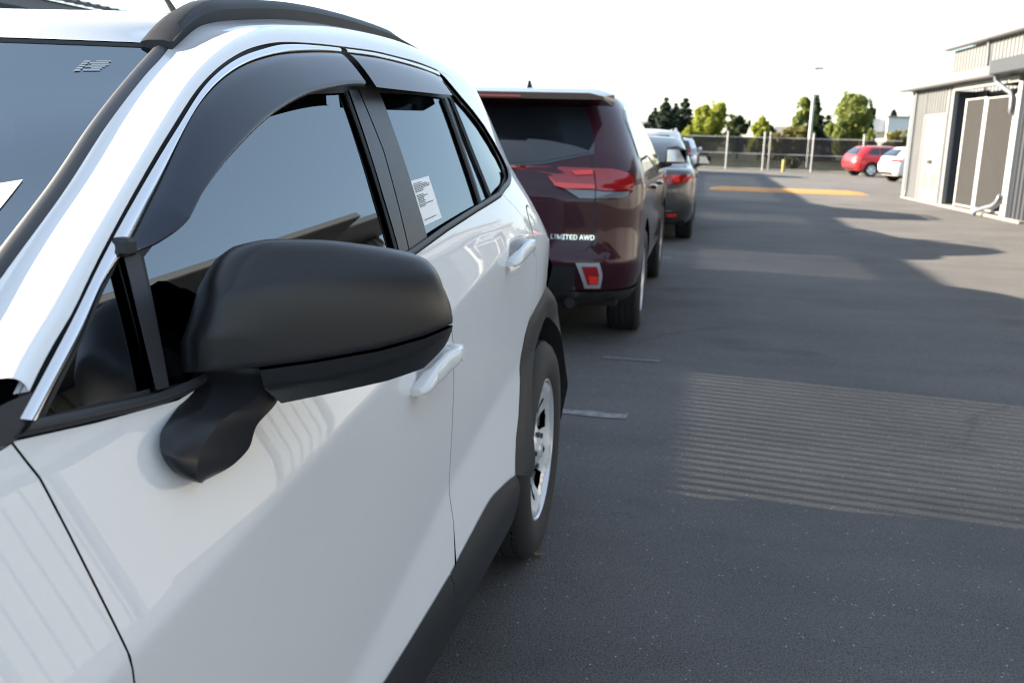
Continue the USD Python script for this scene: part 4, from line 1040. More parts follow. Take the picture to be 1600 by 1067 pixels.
def wheel_parts(side_x, yc, sgn, parent, R=.362, rr=.236, wd=.225, spokes=5, silver=wheel_silver):
    """Wheel with its outer face at X = side_x, facing sgn."""
    def T(m):
        V = np.array(m[0]); V[:, 0] = side_x - sgn * V[:, 0] * 1.0; V[:, 1] = V[:, 1] + yc; V[:, 2] = V[:, 2] + R - .004
        return (V, *m[1:])
    w = obj('wheel', nrm(T(revolve([(.03, rr - .01), (.012, rr + .004), (.010, rr - .004), (.03, rr - .016), (.10, rr - .03), (wd - .02, rr - .02)], 64)), 40), silver, parent)
    prof = [(.012, rr), (.002, rr + .02), (-.004, rr + .055), (.0, R - .035), (.014, R - .012), (.030, R - .002)]
    for k in range(4):
        x = .045 + k * .045; prof += [(x, R), (x + .001, R - .008), (x + .007, R - .008), (x + .008, R)]
    prof += [(wd - .02, R - .004), (wd, R - .03), (wd + .004, R - .07), (wd - .01, rr)]
    obj('tyre', nrm(T(revolve(prof, 96)), 40), tyre_rubber, w)
    tb = [bx((.030 + .001, -.008, R - .006), (.052, .008, R + .0012))]
    blocks = []
    for k in range(72):
        a = k / 72 * 2 * math.pi; V = tb[0][0].copy(); c_, s_ = math.cos(a), math.sin(a)
        blocks.append((np.stack([V[:, 0], V[:, 1] * c_ - V[:, 2] * s_, V[:, 1] * s_ + V[:, 2] * c_], 1), tb[0][1]))
    tag(obj('tread_block', T(cat_(*blocks)), tyre_rubber, w), kind='stuff')
    hole = []
    for k in range(spokes):
        a0 = k / spokes * 2 * math.pi + .3
        def wedge(c, h0, h1, ra, rb):
            return Polygon([(ra * math.cos(c - h0), ra * math.sin(c - h0)), (rb * math.cos(c - h1), rb * math.sin(c - h1)), (1.03 * rb * math.cos(c), 1.03 * rb * math.sin(c)), (rb * math.cos(c + h1), rb * math.sin(c + h1)), (ra * math.cos(c + h0), ra * math.sin(c + h0))]).buffer(.006).buffer(-.003)
        hole += [wedge(a0, .11, .185, .092, .190), wedge(a0 + math.pi / spokes, .030, .05, .13, .175)]
    disc = Point(0, 0).buffer(rr - .012, 48).difference(shapely.union_all(hole))

    def dish(q_):
        r = np.hypot(q_[:, 0], q_[:, 1]); a = np.arctan2(q_[:, 1], q_[:, 0])
        x = .020 + .030 * np.clip((r - .03) / .06, 0, 1) ** 1.5 * (1 - np.clip((r - .12) / .09, 0, 1) ** 2) + .006 * np.cos(a * spokes - .3 * spokes) * np.clip((r - .05) / .05, 0, 1)
        return np.stack([x, q_[:, 0], q_[:, 1]], 1)
    m = patch(disc, dish, out=(-1, 0, 0), step=.014, thick=.024)
    V, F, N = T(m); N = N.copy(); N[:, 0] *= -sgn
    obj('spoke', (V, F if sgn < 0 else F[:, ::-1], N), silver, w)
    obj('brake_disc', nrm(T(revolve([(.075, .02), (.075, .150), (.09, .150), (.09, rr - .03)], 40)), 40), wheel_dark, w)
    obj('hub_cap', nrm(T(revolve([(.012, .001), (.012, .024), (.018, .030), (.05, .032)], 30)), 40), silver, w)
    for k in range(5):
        a = k / 5 * 2 * math.pi + .6
        obj('lug_nut', nrm(T(moved(hull([(.018 + .02 * i, .009 * math.cos(b), .009 * math.sin(b)) for i in (0, 1) for b in np.arange(6) * math.pi / 3]), (0, .056 * math.cos(a), .056 * math.sin(a)))), 30), wheel_dark, w)
    return w


wheel_parts(.004, 2.69, 1, suv); wheel_parts(-.004, 0.0, 1, suv)
wheel_parts(2 * MID - .004, 2.69, -1, suv); wheel_parts(2 * MID + .012, 0.0, -1, suv)
obj('underbody', bx((-1.70, -.7, .24), (-.16, 3.4, .34)), dark_void, suv)
obj('axle', nrm(tube([(-1.6, 2.69, .34), (-.9, 2.69, .30), (-.25, 2.69, .34)], .04, 8), 50), dark_void, suv)

# door mirror: shell in its own plane, s along the housing, z up, d towards the front
MP = np.array([-.075, .66, 0.0]); me = np.array([.8321, .5547, 0]); mn = np.array([.5547, -.8321, 0])


def mlift(dep):
    def f(q_):
        d = dep(q_[:, 0], q_[:, 1])
        return MP + q_[:, :1] * me + d[:, None] * (mn + np.array([0, 0, .24]) - .06 * me) + np.c_[np.zeros((len(q_), 2)), q_[:, 1]]   # the shell swells forwards and a little upwards
    return f


def smin(ds, r):
    ds = np.array(ds); m = ds.min(0)
    return m - r * np.log(np.exp(-(ds - m) / r).sum(0))


MO = [(-.0176, 1.1149), (-.0185, 1.1300), (-.0176, 1.1448), (-.0092, 1.1682), (.0032, 1.2063), (.0133, 1.2245), (.0225, 1.2370), (.0413, 1.2495), (.078, 1.2558), (.1282, 1.2545), (.1892, 1.2477), (.2494, 1.2375), (.263, 1.229), (.2798, 1.1966), (.2905, 1.163), (.2914, 1.1534)]
MS = [(.2914, 1.1534), (.2436, 1.1384), (.1884, 1.1266), (.1202, 1.1185), (.0599, 1.1141), (.0198, 1.1125), (-.0136, 1.1132)]
MC = np.array([(-.03, 1.150), (.0004, 1.1735), (.0103, 1.1839), (.0249, 1.1919), (.0681, 1.2022), (.1395, 1.2135), (.189, 1.2218), (.24, 1.2311), (.32, 1.245)])
cz = PchipInterpolator(MC[:, 0], MC[:, 1]); sz = PchipInterpolator(np.array(MS)[::-1, 0], np.array(MS)[::-1, 1], extrapolate=True)
tz = PchipInterpolator([-.05, -.0176, .0032, .0225, .0413, .078, .1282, .1892, .2494, .30], [1.10, 1.160, 1.2063, 1.238, 1.2495, 1.2558, 1.2545, 1.2477, 1.2375, 1.22])
ls = PchipInterpolator([1.05, 1.1149, 1.1448, 1.1682, 1.2063, 1.2245, 1.237, 1.26], [-.018, -.0180, -.0178, -.0092, .0032, .0133, .0225, .05])
ts = PchipInterpolator([1.05, 1.1534, 1.163, 1.1966, 1.229, 1.2375, 1.26], [.2925, .2918, .2908, .2798, .263, .2494, .20])


def sigma(s_, z_):
    zc_ = np.clip(z_, 1.06, 1.257); a, b = ls(zc_) - .0012, ts(zc_) + .0012
    return np.clip((2 * s_ - a - b) / (b - a), -1, 1)


def hprof(s_, z_):
    q_ = sigma(s_, z_); q_ = np.where(q_ < 0, np.abs(q_) ** 1.15, q_)
    return (1 - np.clip(np.abs(q_), 0, .9995) ** 3.5) ** (1 / 3.5)


def capd(s_, z_):
    sc = np.clip(s_, -.0136, .2914); zb_ = sz(sc) - .001; zt_ = tz(np.clip(s_, -.05, .30)) + .0012
    t = np.clip((z_ - zb_) / (zt_ - zb_), -.2, .9995); h = hprof(s_, z_)
    v_ = (1 - np.clip(t, 0, 1) ** 3.4) ** (1 / 3.4)
    c = cz(np.clip(s_, -.03, .32))
    d = .088 * h * v_ * (1 - .04 * np.clip(.35 - t, 0, 1) ** 2) - .42 * spl(z_ - c, .0016) * h * (1 - np.clip(t, 0, 1) ** 4)
    return d - .07 * spl(s_ - .15, .03) - .05 * np.exp(-np.clip(z_ - zb_, 0, 1) / .0022) * .05


mirr = obj('door_mirror', patch(MO + MS[1:], mlift(capd), out=tuple(mn), step=.005, thick=.055, bstep=.0032), mirror_plastic, suv)
ML = [(.2925, 1.1500), (.2928, 1.140), (.2844, 1.124), (.2576, 1.0991), (.2078, 1.0873), (.142, 1.0781), (.0853, 1.0706), (.0649, 1.0902), (.0605, 1.1105), (.1202, 1.1150), (.1884, 1.1230), (.2436, 1.1345)]
MM = PchipInterpolator([.03, .0699, .1198, .1806, .2437, .2923, .30], [1.090, 1.0914, 1.0954, 1.1043, 1.122, 1.1445, 1.147])
bz = PchipInterpolator([.03, .0853, .142, .2078, .2576, .2844, .2930], [1.069, 1.0706, 1.0781, 1.0873, 1.0991, 1.124, 1.140])


def lowd(s_, z_):
    sc = np.clip(s_, .03, .30); h = hprof(s_, np.full_like(z_, 1.135))
    f1 = .0845 * h + .25 * (z_ - MM(sc)); f2 = .0845 * h - 1.7 * (MM(sc) - z_)
    return smin([f1, f2], .0014) - .07 * spl(s_ - .15, .03)


obj('lower_shell', patch(ML, mlift(lowd), out=tuple(mn), step=.0062, thick=.05, bstep=.004), mirror_plastic, mirr)
obj('mirror_core', patch(Polygon(MO + MS[1:]).union(Polygon(ML)).buffer(.004).buffer(-.012), mlift(lambda a, b: 0 * a + .012), out=tuple(mn), step=.02, thick=.05), dark_void, mirr)
obj('mirror_glass', patch(Polygon(MO + MS[1:]).buffer(-.012), mlift(lambda a, b: 0 * a - .052), out=tuple(-mn), step=.02), chrome, mirr)
Lp = smoothcurve([(-.055, .634, 1.126), (-.063, .6271, 1.1176), (-.052, .5851, 1.102), (-.042, .5437, 1.0956), (-.036, .516, 1.0869), (-.031, .5080, 1.0720), (-.026, .5135, 1.0555), (-.022, .5241, 1.0433), (-.019, .5400, 1.0330), (-.0185, .5560, 1.0265)], 44)
Rp = smoothcurve([(.020, .690, 1.118), (.016, .678, 1.0980), (.014, .6690, 1.0836), (.003, .6372, 1.0612), (-.003, .6340, 1.0400), (-.007, .6190, 1.0310), (-.010, .6040, 1.0270), (-.013, .5900, 1.0255), (-.0165, .5740, 1.0250), (-.0180, .5600, 1.0255)], 44)


def arm(t0_, t1_, prof, n=13):
    rows = []
    for k in range(44):
        e = k / 43; a, b = Lp[k], Rp[k]; tl = float(PchipInterpolator([0, .12, .35, .55, .7, .82, 1], [.80, .72, .47, .38, .32, .22, .06])(e))
        lo = 0 if t0_ == 0 else tl; hi = tl if t1_ == 'L' else 1
        env = min(1, (1 - e) * 3 + .06) ** .5
        q_ = np.linspace(lo, hi, n)
        dirn = np.array([.80, -.58, .10])
        rows.append([a + (b - a) * x + dirn * (prof(x, tl) * env) for x in q_])
    return np.array(rows)


pl = lambda x, tl: .012 * (1 - (1 - min(1, x / tl)) ** 4) + .011 * x / tl
pr = lambda x, tl: .022 * (1 - min(1, (x - tl) / (1 - tl))) ** 1.1
A1 = arm(0, 'L', pl); A2 = arm(1, 'R', pr)
obj('arm', nrm(orient(grid(A1), (.8, -.6, .1)), 50), mirror_plastic, mirr)
obj('arm_cover', nrm(cat_(orient(grid(A2), (.8, -.6, 0)), grid(np.stack([A2[:, -1], A2[:, -1] * .5 + A1[:, 0] * .5 + np.array([-.02, .02, 0]), A1[:, 0]], 1))), 50), mirror_plastic, mirr)

leaf_ = thing('fallen_leaf', 'dry brown leaf on the asphalt at the foot of the white car rear tyre', 'leaf', (-.02, 2.63, 0.0))
lv = np.array([(-.035, 0, .004), (-.01, .014, .014), (.03, .006, .006), (.05, -.004, .016), (.02, -.014, .010), (-.012, -.012, .018)])
obj('blade', (np.vstack([lv, lv.mean(0)]), np.array([[k, (k + 1) % 6, 6] for k in range(6)])), mat('dry_leaf', (0.36, 0.17, 0.07), 0.7), leaf_)
# ---------------------------------------------------------------- the other cars: skin = plan outline per height, local frame x right, y forward, rear at y = 0
class Skin:
    def __init__(self, secs, Lr=.55, Lf=.8, m=3.6, xi=.78):
        """secs: (z, half width, rear y, front y) from sill to roof edge."""
        S = np.array(secs, float)
        d = np.maximum.reduce([np.diff(S[:, 0]), .6 * np.abs(np.diff(S[:, 2])), .6 * np.abs(np.diff(S[:, 3]))])
        self.v = np.r_[0, np.cumsum(np.maximum(d, .02))]
        self.f = [PchipInterpolator(self.v, S[:, k]) for k in range(4)]
        self.Lr, self.Lf, self.m, self.xi, self.S = Lr, Lf, m, xi, S
        self.kr = (1 - xi ** m) ** (1 / m)

    def z2v(self, z):
        vv = np.linspace(0, self.v[-1], 800); return np.interp(z, self.f[0](vv), vv)

    def par(self, v):
        v = np.clip(v, 0, self.v[-1]); return [f(v) for f in self.f]

    def split_r(self, v):
        return self.par(v)[2] + self.Lr * (1 - self.kr)

    def split_f(self, v):
        return self.par(v)[3] - self.Lf * (1 - self.kr)

    def side(self, y, v):
        z, w, yr, yf = self.par(v)
        er = np.clip((yr + self.Lr - y) / self.Lr, 0, .9999); ef = np.clip((y - (yf - self.Lf)) / self.Lf, 0, .9999)
        x = w * (1 - er ** self.m) ** (1 / self.m) * (1 - ef ** self.m) ** (1 / self.m)
        return x, z

    def lift_side(self, sg, off=0.0):
        def f(q):
            x, z = self.side(q[:, 0], q[:, 1]); return np.stack([sg * (x + off), q[:, 0], z], 1)
        return f

    def lift_end(self, rear, off=0.0):
        def f(q):
            z, w, yr, yf = self.par(q[:, 1]); xi = np.clip(np.abs(q[:, 0]), 0, .9999); k = (1 - xi ** self.m) ** (1 / self.m)
            y = yr + self.Lr * (1 - k) - off if rear else yf - self.Lf * (1 - k) + off
            return np.stack([q[:, 0] * w, y, z], 1)
        return f

    def poly_side(self, pts):
        p = np.array(shapely.segmentize(Polygon(pts), .04).exterior.coords); return Polygon(np.c_[p[:, 0], self.z2v(p[:, 1])]).buffer(0)

    def poly_end(self, pts):
        p = np.array(shapely.segmentize(Polygon(pts), .04).exterior.coords); return Polygon(np.c_[p[:, 0], self.z2v(p[:, 1])]).buffer(0)


def build_car(base, label, loc, rotz, secs, roof_h, wheels, R, paint, side_windows=(), rear_window=None, front_window=None, lamps=(), rear_parts=(), side_parts=(), group=None, skin_kw={}, mirror_y=None, mirror_z=1.05, doors=(), handles=(), step=.07, rails=False, wheel_kw={}, cat='car', both_ends=True, mirror_paint=None):
    t = thing(base, label, cat, loc, rotz, group)
    k = Skin(secs, **skin_kw); vt = k.v[-1]; vv = np.linspace(0, vt, 60)
    arches = [Point(y, R).buffer(R * 1.17, 24) for y in wheels]
    sidep = Polygon(np.r_[np.c_[k.split_r(vv), vv], np.c_[k.split_f(vv), vv][::-1]])
    ar = shapely.union_all([Polygon(np.c_[np.array(a.exterior.coords)[:, 0], np.where(np.array(a.exterior.coords)[:, 1] < k.S[0, 0], -.2, k.z2v(np.array(a.exterior.coords)[:, 1]))]).buffer(0) for a in arches])
    sp_poly = sidep.difference(ar)
    parts = []
    for sg in (1, -1):
        parts.append(patch(sp_poly, k.lift_side(sg), out=(sg, 0, 0), step=step))
    endp = Polygon([(-k.xi, 0), (k.xi, 0), (k.xi, vt), (-k.xi, vt)])
    ends = [patch(endp, k.lift_end(True), out=(0, -1, .2), step=step), patch(endp, k.lift_end(False), out=(0, 1, .2), step=step)]
    # roof: the top outline drawn inwards
    yy_ = np.linspace(0, 1, 40); zt, wt, yrt, yft = (float(f(vt)) for f in k.f)
    a = np.linspace(-math.pi, math.pi, 121)
    ring = []
    q = np.linspace(k.split_r(vt), k.split_f(vt), 30); xs_, _ = k.side(q, np.full(30, vt)); e = np.linspace(k.xi, -k.xi, 14)[1:-1]
    fr = k.lift_end(False)(np.c_[e, np.full(12, vt)]); rr_ = k.lift_end(True)(np.c_[e[::-1], np.full(12, vt)])
    ring = np.vstack([np.c_[xs_, q, np.full(30, zt)], fr, np.c_[-xs_[::-1], q[::-1], np.full(30, zt)], rr_])
    cx_ = ring.mean(0); rings = []
    for s in np.linspace(1, 0.02, 9):
        P = cx_ + (ring - cx_) * s; P[:, 2] = zt + (roof_h - zt) * (1 - s ** 2.2); rings.append(P)
    rf = nrm(grid(np.array(rings), True), 60)
    if (rf[2][:, 2].mean()) < 0:
        rf = (rf[0], rf[1][:, ::-1], -rf[2])
    body = obj('body', cat_(*parts, *ends, rf), paint, t)
    for wn in side_windows:
        for sg in (1, -1):
            pg = k.poly_side(wn)
            obj('side_window', patch(pg, k.lift_side(sg, .006), out=(sg, 0, .3), step=step, thick=.004), dark_glass, t)
            obj('window_trim', patch(pg.buffer(.022).difference(pg.buffer(-.004)), k.lift_side(sg, .003), out=(sg, 0, .3), step=step), gloss_black, t)
    for rear, wn in ((True, rear_window), (False, front_window)):
        if wn is not None:
            pg = k.poly_end(wn)
            obj('rear_window' if rear else 'windscreen', patch(pg, k.lift_end(rear, .006), out=(0, -1 if rear else 1, .3), step=step, thick=.004), dark_glass, t)
            obj('window_trim', patch(pg.buffer(.02).difference(pg.buffer(-.004)), k.lift_end(rear, .003), out=(0, -1 if rear else 1, .3), step=step), gloss_black, t)
    for (where, pts, mt, off, nm, lab) in (*lamps, *rear_parts, *side_parts):
        if where == 'side':
            for sg in (1, -1):
                obj(nm, patch(k.poly_side(pts), k.lift_side(sg, off), out=(sg, 0, 0), step=.04, thick=abs(off) * .8), mt, t, label=lab)
        else:
            rear = where == 'rear'
            sgs = (1, -1) if all(p[0] > 0 for p in pts) else (1,)
            for sg in sgs:
                pp = [(sg * a_, b_) for a_, b_ in pts]
                obj(nm, patch(k.poly_end(pp), k.lift_end(rear, off), out=(0, -1 if rear else 1, 0), step=.04, thick=abs(off) * .8), mt, t, label=lab)
    for line in doors:          # shut lines
        L_ = shapely.LineString([(y, float(k.z2v(z))) for y, z in line]).buffer(.005)
        for sg in (1, -1):
            obj('door_seam', patch(L_, k.lift_side(sg, .0015), out=(sg, 0, 0), step=.03), rubber, t)
    for (y, z) in handles:
        for sg in (1, -1):
            x = float(k.side(np.array([y]), k.z2v(np.array([z])))[0][0]) * sg
            obj('door_handle', nrm(moved(rbx((-.02, -.10, -.014), (.035, .10, .014), .012), (x, y, z)), 40), paint, t)
    for y in wheels:
        for sg in (1, -1):
            w_ = float(k.S[:, 1].max()) - .01
            wheel_parts(sg * w_, y, sg, t, R=R, rr=R * .66, wd=.235, **wheel_kw)
            lin = [np.stack([np.full(30, sg * (w_ + .0) - sg * dx), y + R * 1.165 * np.cos(np.linspace(-.3, math.pi + .3, 30)), R + R * 1.165 * np.sin(np.linspace(-.3, math.pi + .3, 30))], 1) for dx in (.03, .30)]
            obj('wheel_liner', nrm(grid(np.array(lin)), 60), dark_void, t)
    obj('underbody', bx((-k.S[0, 1] + .06, k.S[0, 2] + .12, k.S[0, 0] - .02), (k.S[0, 1] - .06, k.S[0, 3] - .2, k.S[0, 0] + .06)), dark_void, t)
    if mirror_y is not None:
        for sg in (1, -1):
            x = float(k.side(np.array([mirror_y]), k.z2v(np.array([mirror_z])))[0][0])
            mm = hull([(sg * (x + a_), mirror_y + b_, mirror_z + c_) for a_, b_, c_ in ((.03, -.04, .03), (.03, .06, .06), (.04, -.05, .18), (.22, -.06, .05), (.24, -.06, .16), (.20, .05, .07), (.21, .04, .16), (.05, .08, .17), (.13, -.06, .20))])
            mr = obj('door_mirror', nrm(mm, 50), mirror_paint or paint, t)
            obj('mirror_arm', nrm(hull([(sg * (x + a_), mirror_y + b_, mirror_z + c_) for a_, b_, c_ in ((-.03, 0, -.02), (-.03, .08, -.02), (-.02, 0, .05), (.10, 0, .06), (.10, .05, .06), (.09, .02, .02))]), 40), black_plastic, mr)
            obj('mirror_glass', nrm(moved(rbx((-.085, -.004, -.055), (.085, 0, .055), .003), (sg * (x + .13), mirror_y - .056, mirror_z + .11)), 30), chrome, mr)
    if rails:
        for sg in (1, -1):
            ys_ = np.linspace(yrt + .35, yft - .35, 20)
            P = np.stack([np.full(20, sg * (wt - .06)), ys_, zt + .03 + .035 * np.sin(np.linspace(0, math.pi, 20)) ** .3], 1)
            obj('roof_rail', nrm(tube(P, .018, 8), 50), chrome, t)
    return t, k


# maroon SUV, parked nose away
HL = [(.30, .88, .22, 4.72), (.38, .925, .10, 4.80), (.50, .955, .035, 4.86), (.62, .962, .010, 4.88), (.66, .962, .035, 4.885), (.80, .958, .055, 4.885), (.98, .965, .055, 4.85), (1.07, .962, .075, 4.62), (1.12, .952, .085, 3.95), (1.17, .935, .10, 3.66), (1.25, .905, .14, 3.50), (1.40, .845, .265, 3.16), (1.52, .795, .37, 2.88), (1.60, .755, .44, 2.70), (1.645, .72, .48, 2.58), (1.665, .69, .50, 2.50)]
hl, hk = build_car('maroon_suv', 'dark maroon sport utility car seen from behind, second in the parked row', (-.885, 5.62, 0), 0, HL, 1.715, (1.05, 3.84), .378, maroon_paint,
    side_windows=[[(.62, 1.27), (.72, 1.50), (.86, 1.575), (1.20, 1.595), (1.13, 1.24), (.80, 1.24)], [(1.19, 1.238), (1.25, 1.596), (2.02, 1.60), (2.10, 1.23)], [(2.16, 1.23), (2.10, 1.597), (2.45, 1.575), (2.90, 1.42), (3.25, 1.23)]],
    rear_window=[(-.70, 1.29), (-.35, 1.225), (0, 1.20), (.35, 1.225), (.70, 1.29), (.715, 1.38), (.69, 1.56), (-.69, 1.56), (-.715, 1.38)],
    front_window=[(-.72, 1.22), (.72, 1.22), (.70, 1.60), (-.70, 1.60)],
    lamps=[('rear', [(.40, 1.135), (.43, 1.085), (.50, 1.065), (.695, 1.06), (.695, 1.18), (.55, 1.165)], red_lens, .018, 'tail_lamp', None),
           ('rear', [(.395, 1.14), (.44, 1.10), (.695, 1.092), (.695, 1.066), (.50, 1.063), (.435, 1.08)], bright_red_lens, .026, 'lamp_light_bar', None),
           ('rear', [(.55, 1.174), (.695, 1.184), (.695, 1.155), (.58, 1.148)], bright_red_lens, .026, 'lamp_light_bar', None),
           ('rear', [(.50, 1.060), (.695, 1.056), (.695, 1.005), (.60, 1.005)], clear_lens, .018, 'reverse_lamp', None),
           ('rear', [(.705, 1.06), (.779, 1.05), (.779, 1.19), (.705, 1.183)], red_lens, .018, 'tail_lamp', None),
           ('side', [(.10, 1.05), (.10, 1.195), (.22, 1.19), (.29, 1.165), (.31, 1.12), (.27, 1.06)], red_lens, .018, 'tail_lamp', None),
           ('rear', [(.705, 1.054), (.779, 1.045), (.779, 1.005), (.705, 1.005)], clear_lens, .018, 'turn_lamp', None),
           ('side', [(.10, 1.045), (.25, 1.05), (.22, 1.012), (.10, 1.005)], clear_lens, .018, 'turn_lamp', None)],
    rear_parts=[('rear', [(-.60, .575), (.60, .575), (.60, .40), (-.60, .40)], grey_plastic, .006, 'bumper_insert', None),
                ('rear', [(-.775, .398), (.775, .398), (.775, .302), (-.775, .302)], black_plastic, .010, 'bumper_cladding', None),
                ('rear', [(.60, .60), (.755, .60), (.779, .52), (.779, .425), (.675, .425)], bright_trim, .016, 'fog_surround', None),
                ('rear', [(.642, .572), (.742, .572), (.758, .52), (.758, .452), (.69, .452)], red_lens, .022, 'fog_reflector', None),
                ('rear', [(.69, .512), (.752, .512), (.754, .458), (.705, .458)], bright_red_lens, .0255, 'fog_reflector', None)],
    side_parts=[('side', [(.11, .40), (.60, .40), (.60, .305), (.16, .305)], black_plastic, .010, 'bumper_cladding', None), ('side', [(1.56, .40), (3.32, .40), (3.32, .305), (1.56, .305)], black_plastic, .010, 'sill_cladding', None)],
    skin_kw=dict(Lr=.62, Lf=.9, m=3.4, xi=.78), mirror_y=3.02, mirror_z=1.13, doors=[[(1.30, .45), (1.62, .60), (1.72, .85), (1.50, 1.05), (1.20, 1.22)], [(2.13, .45), (2.16, 1.21)], [(3.30, .45), (3.35, 1.10)]], handles=[(1.45, 1.03), (2.40, 1.02)], step=.05, mirror_paint=gloss_black)
# hatch shut lines, badge, spoiler, wiper, pipe, fin
for sg in (1, -1):
    L_ = shapely.LineString([(sg * .70, float(hk.z2v(z))) for z in (1.56, 1.30, 1.05, .85, .72)] + [(sg * .66, float(hk.z2v(.675))), (sg * .55, float(hk.z2v(.655)))]).buffer(.0055)
    obj('hatch_seam', patch(L_, hk.lift_end(True, .002), out=(0, -1, 0), step=.03), rubber, hl)
L_ = shapely.LineString([(-.55, float(hk.z2v(.655))), (.55, float(hk.z2v(.655)))]).buffer(.006)
obj('hatch_seam', patch(L_, hk.lift_end(True, .002), out=(0, -1, 0), step=.03), rubber, hl)
zsp = [(-.73, .50, 1.66), (.73, .50, 1.66), (-.69, .20, 1.635), (.69, .20, 1.635), (-.69, .20, 1.615), (.69, .20, 1.615), (-.73, .47, 1.585), (.73, .47, 1.585), (-.60, .62, 1.70), (.60, .62, 1.70), (-.60, .20, 1.655), (.60, .20, 1.655)]
sp__ = obj('rear_spoiler', nrm(hull(zsp), 25), maroon_paint, hl)
obj('brake_light', nrm(rbx((-.16, .185, 1.620), (.16, .205, 1.634), .004), 30), red_lens, sp__)
bd = meshkit.text_mesh('LIMITED AWD', .029, .004, True)
bv = np.asarray(bd.vertices); wdt = np.ptp(bv[:, 0])
xw = .405 + bv[:, 0]; xi_ = xw / .96
ybase = hk.lift_end(True, .003)(np.c_[xi_, hk.z2v(.742 + bv[:, 1])])[:, 1]
obj('badge', nrm((np.c_[xw, ybase - bv[:, 2], .742 + bv[:, 1]], np.asarray(bd.faces)), False), chrome, hl)
obj('wiper', nrm(tube([(.02, .105, 1.235), (-.18, .112, 1.238), (-.40, .14, 1.255)], [.014, .010, .006], 8), 50), rubber, hl)
obj('exhaust_pipe', nrm(tube([(.55, .16, .335), (.55, .10, .335), (.55, .04, .335)], .042, 20, False), 50), chrome, hl)
obj('exhaust_inner', nrm(tube([(.55, .16, .335), (.55, .10, .335), (.55, .042, .335)], .037, 20), 50), dark_void, hl)
obj('roof_fin', nrm(hull([(.62 - .885 * 0 - .62 + a, 1.35 + b, z) for a, b, z in ((-.03, 0, 1.70), (.03, 0, 1.70), (-.02, .24, 1.70), (.02, .24, 1.70), (-.008, -.02, 1.79), (.008, -.02, 1.79))]), 40), gloss_black, hl)
obj('number_plate_recess', patch(hk.poly_end([(-.22, .80), (.22, .80), (.22, .92), (-.22, .92)]), hk.lift_end(True, .004), out=(0, -1, 0), step=.05, thick=.003), gloss_black, hl)

# grey sedan
CM = [(.26, .86, .30, 4.72), (.34, .89, .14, 4.80), (.45, .915, .05, 4.86), (.60, .92, .015, 4.88), (.72, .92, .01, 4.86), (.84, .915, .03, 4.80), (.92, .905, .05, 4.45), (.975, .885, .075, 3.75), (1.005, .865, .16, 3.55), (1.025, .85, .42, 3.46), (1.05, .832, .62, 3.38), (1.12, .80, .76, 3.22), (1.24, .735, 1.00, 2.95), (1.34, .68, 1.26, 2.70), (1.39, .645, 1.44, 2.55), (1.41, .62, 1.52, 2.48)]
cm, ck = build_car('grey_sedan', 'bronze grey sedan with red tail lamps, parked ahead of the maroon car', (-.58, 12.52, 0), 0, CM, 1.445, (1.10, 3.92), .34, grey_paint,
    side_windows=[[(.95, 1.08), (1.35, 1.30), (1.62, 1.36), (1.78, 1.365), (1.74, 1.06)], [(1.80, 1.06), (1.84, 1.366), (2.55, 1.355), (2.95, 1.20), (3.20, 1.08)]],
    rear_window=[(-.74, 1.075), (.74, 1.075), (.72, 1.36), (-.72, 1.36)], front_window=[(-.74, 1.09), (.74, 1.09), (.72, 1.37), (-.72, 1.37)],
    lamps=[('rear', [(.36, .83), (.40, .90), (.779, .93), (.779, .82), (.60, .80)], red_lens, .014, 'tail_lamp', None), ('rear', [(.36, .85), (.62, .87), (.62, .845), (.38, .83)], bright_red_lens, .019, 'lamp_light_bar', None),
           ('rear', [(.66, .92), (.779, .925), (.779, .83), (.70, .83)], bright_red_lens, .019, 'tail_lamp', None), ('side', [(.10, .82), (.08, .93), (.30, .925), (.38, .90), (.30, .84)], red_lens, .014, 'tail_lamp', None),
           ('rear', [(.62, .405), (.775, .415), (.775, .365), (.64, .355)], bright_red_lens, .012, 'bumper_reflector', None)],
    rear_parts=[('rear', [(-.70, .345), (.70, .345), (.66, .262), (-.66, .262)], black_plastic, .008, 'bumper_diffuser', None), ('rear', [(-.55, .455), (.70, .455), (.70, .44), (-.55, .44)], chrome, .004, 'bumper_line', None)],
    skin_kw=dict(Lr=.60, Lf=.9, m=3.2, xi=.78), mirror_y=2.98, mirror_z=.97, doors=[[(1.55, .40), (1.50, .80), (1.70, 1.03)], [(2.50, .38), (2.48, 1.03)], [(3.60, .40), (3.55, .98)]], handles=[(1.85, .86), (2.75, .86)], step=.06)

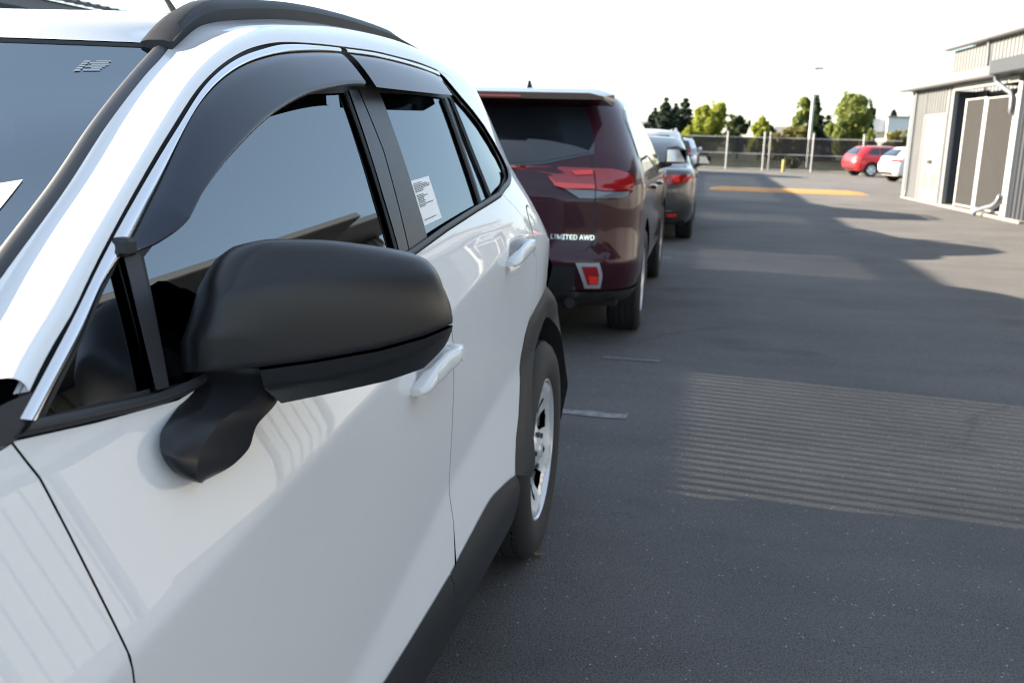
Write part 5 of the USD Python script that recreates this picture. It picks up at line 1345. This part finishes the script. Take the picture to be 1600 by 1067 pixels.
# white SUV further on, silver one beyond it
MS2 = [(.28, .85, .20, 4.36), (.45, .90, .05, 4.46), (.70, .91, .01, 4.50), (.95, .905, .05, 4.40), (1.02, .89, .07, 3.70), (1.10, .87, .10, 3.42), (1.25, .81, .20, 3.12), (1.42, .74, .34, 2.75), (1.52, .69, .42, 2.55), (1.55, .66, .45, 2.48)]
mid_kw = dict(side_windows=[[(.55, 1.14), (.70, 1.40), (1.20, 1.46), (1.15, 1.12)], [(1.22, 1.12), (1.27, 1.46), (1.98, 1.465), (2.04, 1.11)], [(2.10, 1.11), (2.06, 1.462), (2.50, 1.40), (3.05, 1.13)]],
              rear_window=[(-.72, 1.14), (.72, 1.14), (.69, 1.46), (-.69, 1.46)], front_window=[(-.72, 1.13), (.72, 1.13), (.70, 1.48), (-.70, 1.48)],
              lamps=[('rear', [(.56, .86), (.56, 1.03), (.779, 1.06), (.779, .86)], red_lens, .014, 'tail_lamp', None), ('side', [(.10, .90), (.10, 1.06), (.30, 1.03), (.30, .92)], red_lens, .014, 'tail_lamp', None)],
              rear_parts=[('rear', [(-.77, .42), (.77, .42), (.75, .30), (-.75, .30)], black_plastic, .010, 'bumper_cladding', None)], skin_kw=dict(Lr=.55, Lf=.8, m=3.4, xi=.78), mirror_y=2.85, mirror_z=1.02, step=.09, rails=True)
build_car('white_crossover', 'white crossover with chrome roof rails, parked ahead of the grey sedan', (-.82, 19.3, 0), 0, MS2, 1.60, (.95, 3.55), .345, white_paint, **mid_kw)
mk = dict(mid_kw); mk['mirror_paint'] = gloss_black
build_car('silver_crossover', 'silver crossover, the farthest car of the row, near the dark fence', (-.83, 40.5, 0), 0, [(z * .93, w, a, b) for z, w, a, b in MS2], 1.49, (.95, 3.55), .33, silver_paint, **{**mk, 'side_windows': [[(a, b * .93) for a, b in w_] for w_ in mid_kw['side_windows']], 'rear_window': [(a, b * .93) for a, b in mid_kw['rear_window']], 'front_window': [(a, b * .93) for a, b in mid_kw['front_window']], 'mirror_z': .95})

# red and white hatchbacks parked across, right of the lane
HB = [(.26, .82, .18, 4.00), (.42, .87, .04, 4.08), (.62, .88, .0, 4.10), (.82, .875, .05, 4.02), (.90, .86, .08, 3.45), (.97, .84, .12, 3.15), (1.10, .78, .24, 2.85), (1.24, .70, .42, 2.45), (1.32, .65, .55, 2.25), (1.345, .62, .60, 2.18)]
hb_kw = dict(side_windows=[[(.62, 1.02), (.80, 1.22), (1.15, 1.27), (1.12, .99)], [(1.20, .99), (1.22, 1.272), (1.85, 1.275), (1.90, .98)], [(1.96, .98), (1.92, 1.272), (2.30, 1.20), (2.80, 1.0)]], rear_window=[(-.70, 1.0), (.70, 1.0), (.66, 1.27), (-.66, 1.27)], front_window=[(-.7, 1.0), (.7, 1.0), (.66, 1.28), (-.66, 1.28)],
             rear_parts=[('rear', [(-.6, .40), (.6, .40), (.6, .30), (-.6, .30)], black_plastic, .01, 'bumper_cladding', None)], skin_kw=dict(Lr=.55, Lf=.8, m=3.2, xi=.78), mirror_y=2.55, mirror_z=.92, step=.08)
build_car('red_hatchback', 'bright red hatchback parked across near the fence, tail to the lane', (6.75, 45.6, 0), -72, HB, 1.385, (.80, 3.25), .31, red_paint, lamps=[('rear', [(.55, .70), (.55, .88), (.779, .92), (.779, .70)], clear_lens, .014, 'tail_lamp', None), ('side', [(.08, .72), (.08, .90), (.30, .88), (.26, .76)], bright_red_lens, .014, 'tail_lamp', None)], **hb_kw)
build_car('white_hatchback', 'white hatchback parked across beside the red one, tail to the lane', (7.3, 39.4, 0), -74, HB, 1.385, (.80, 3.25), .31, white_paint, lamps=[('rear', [(.52, .76), (.52, .86), (.779, .90), (.779, .78)], red_lens, .014, 'tail_lamp', None), ('side', [(.08, .80), (.08, .89), (.32, .87), (.26, .80)], red_lens, .014, 'tail_lamp', None)], **hb_kw)
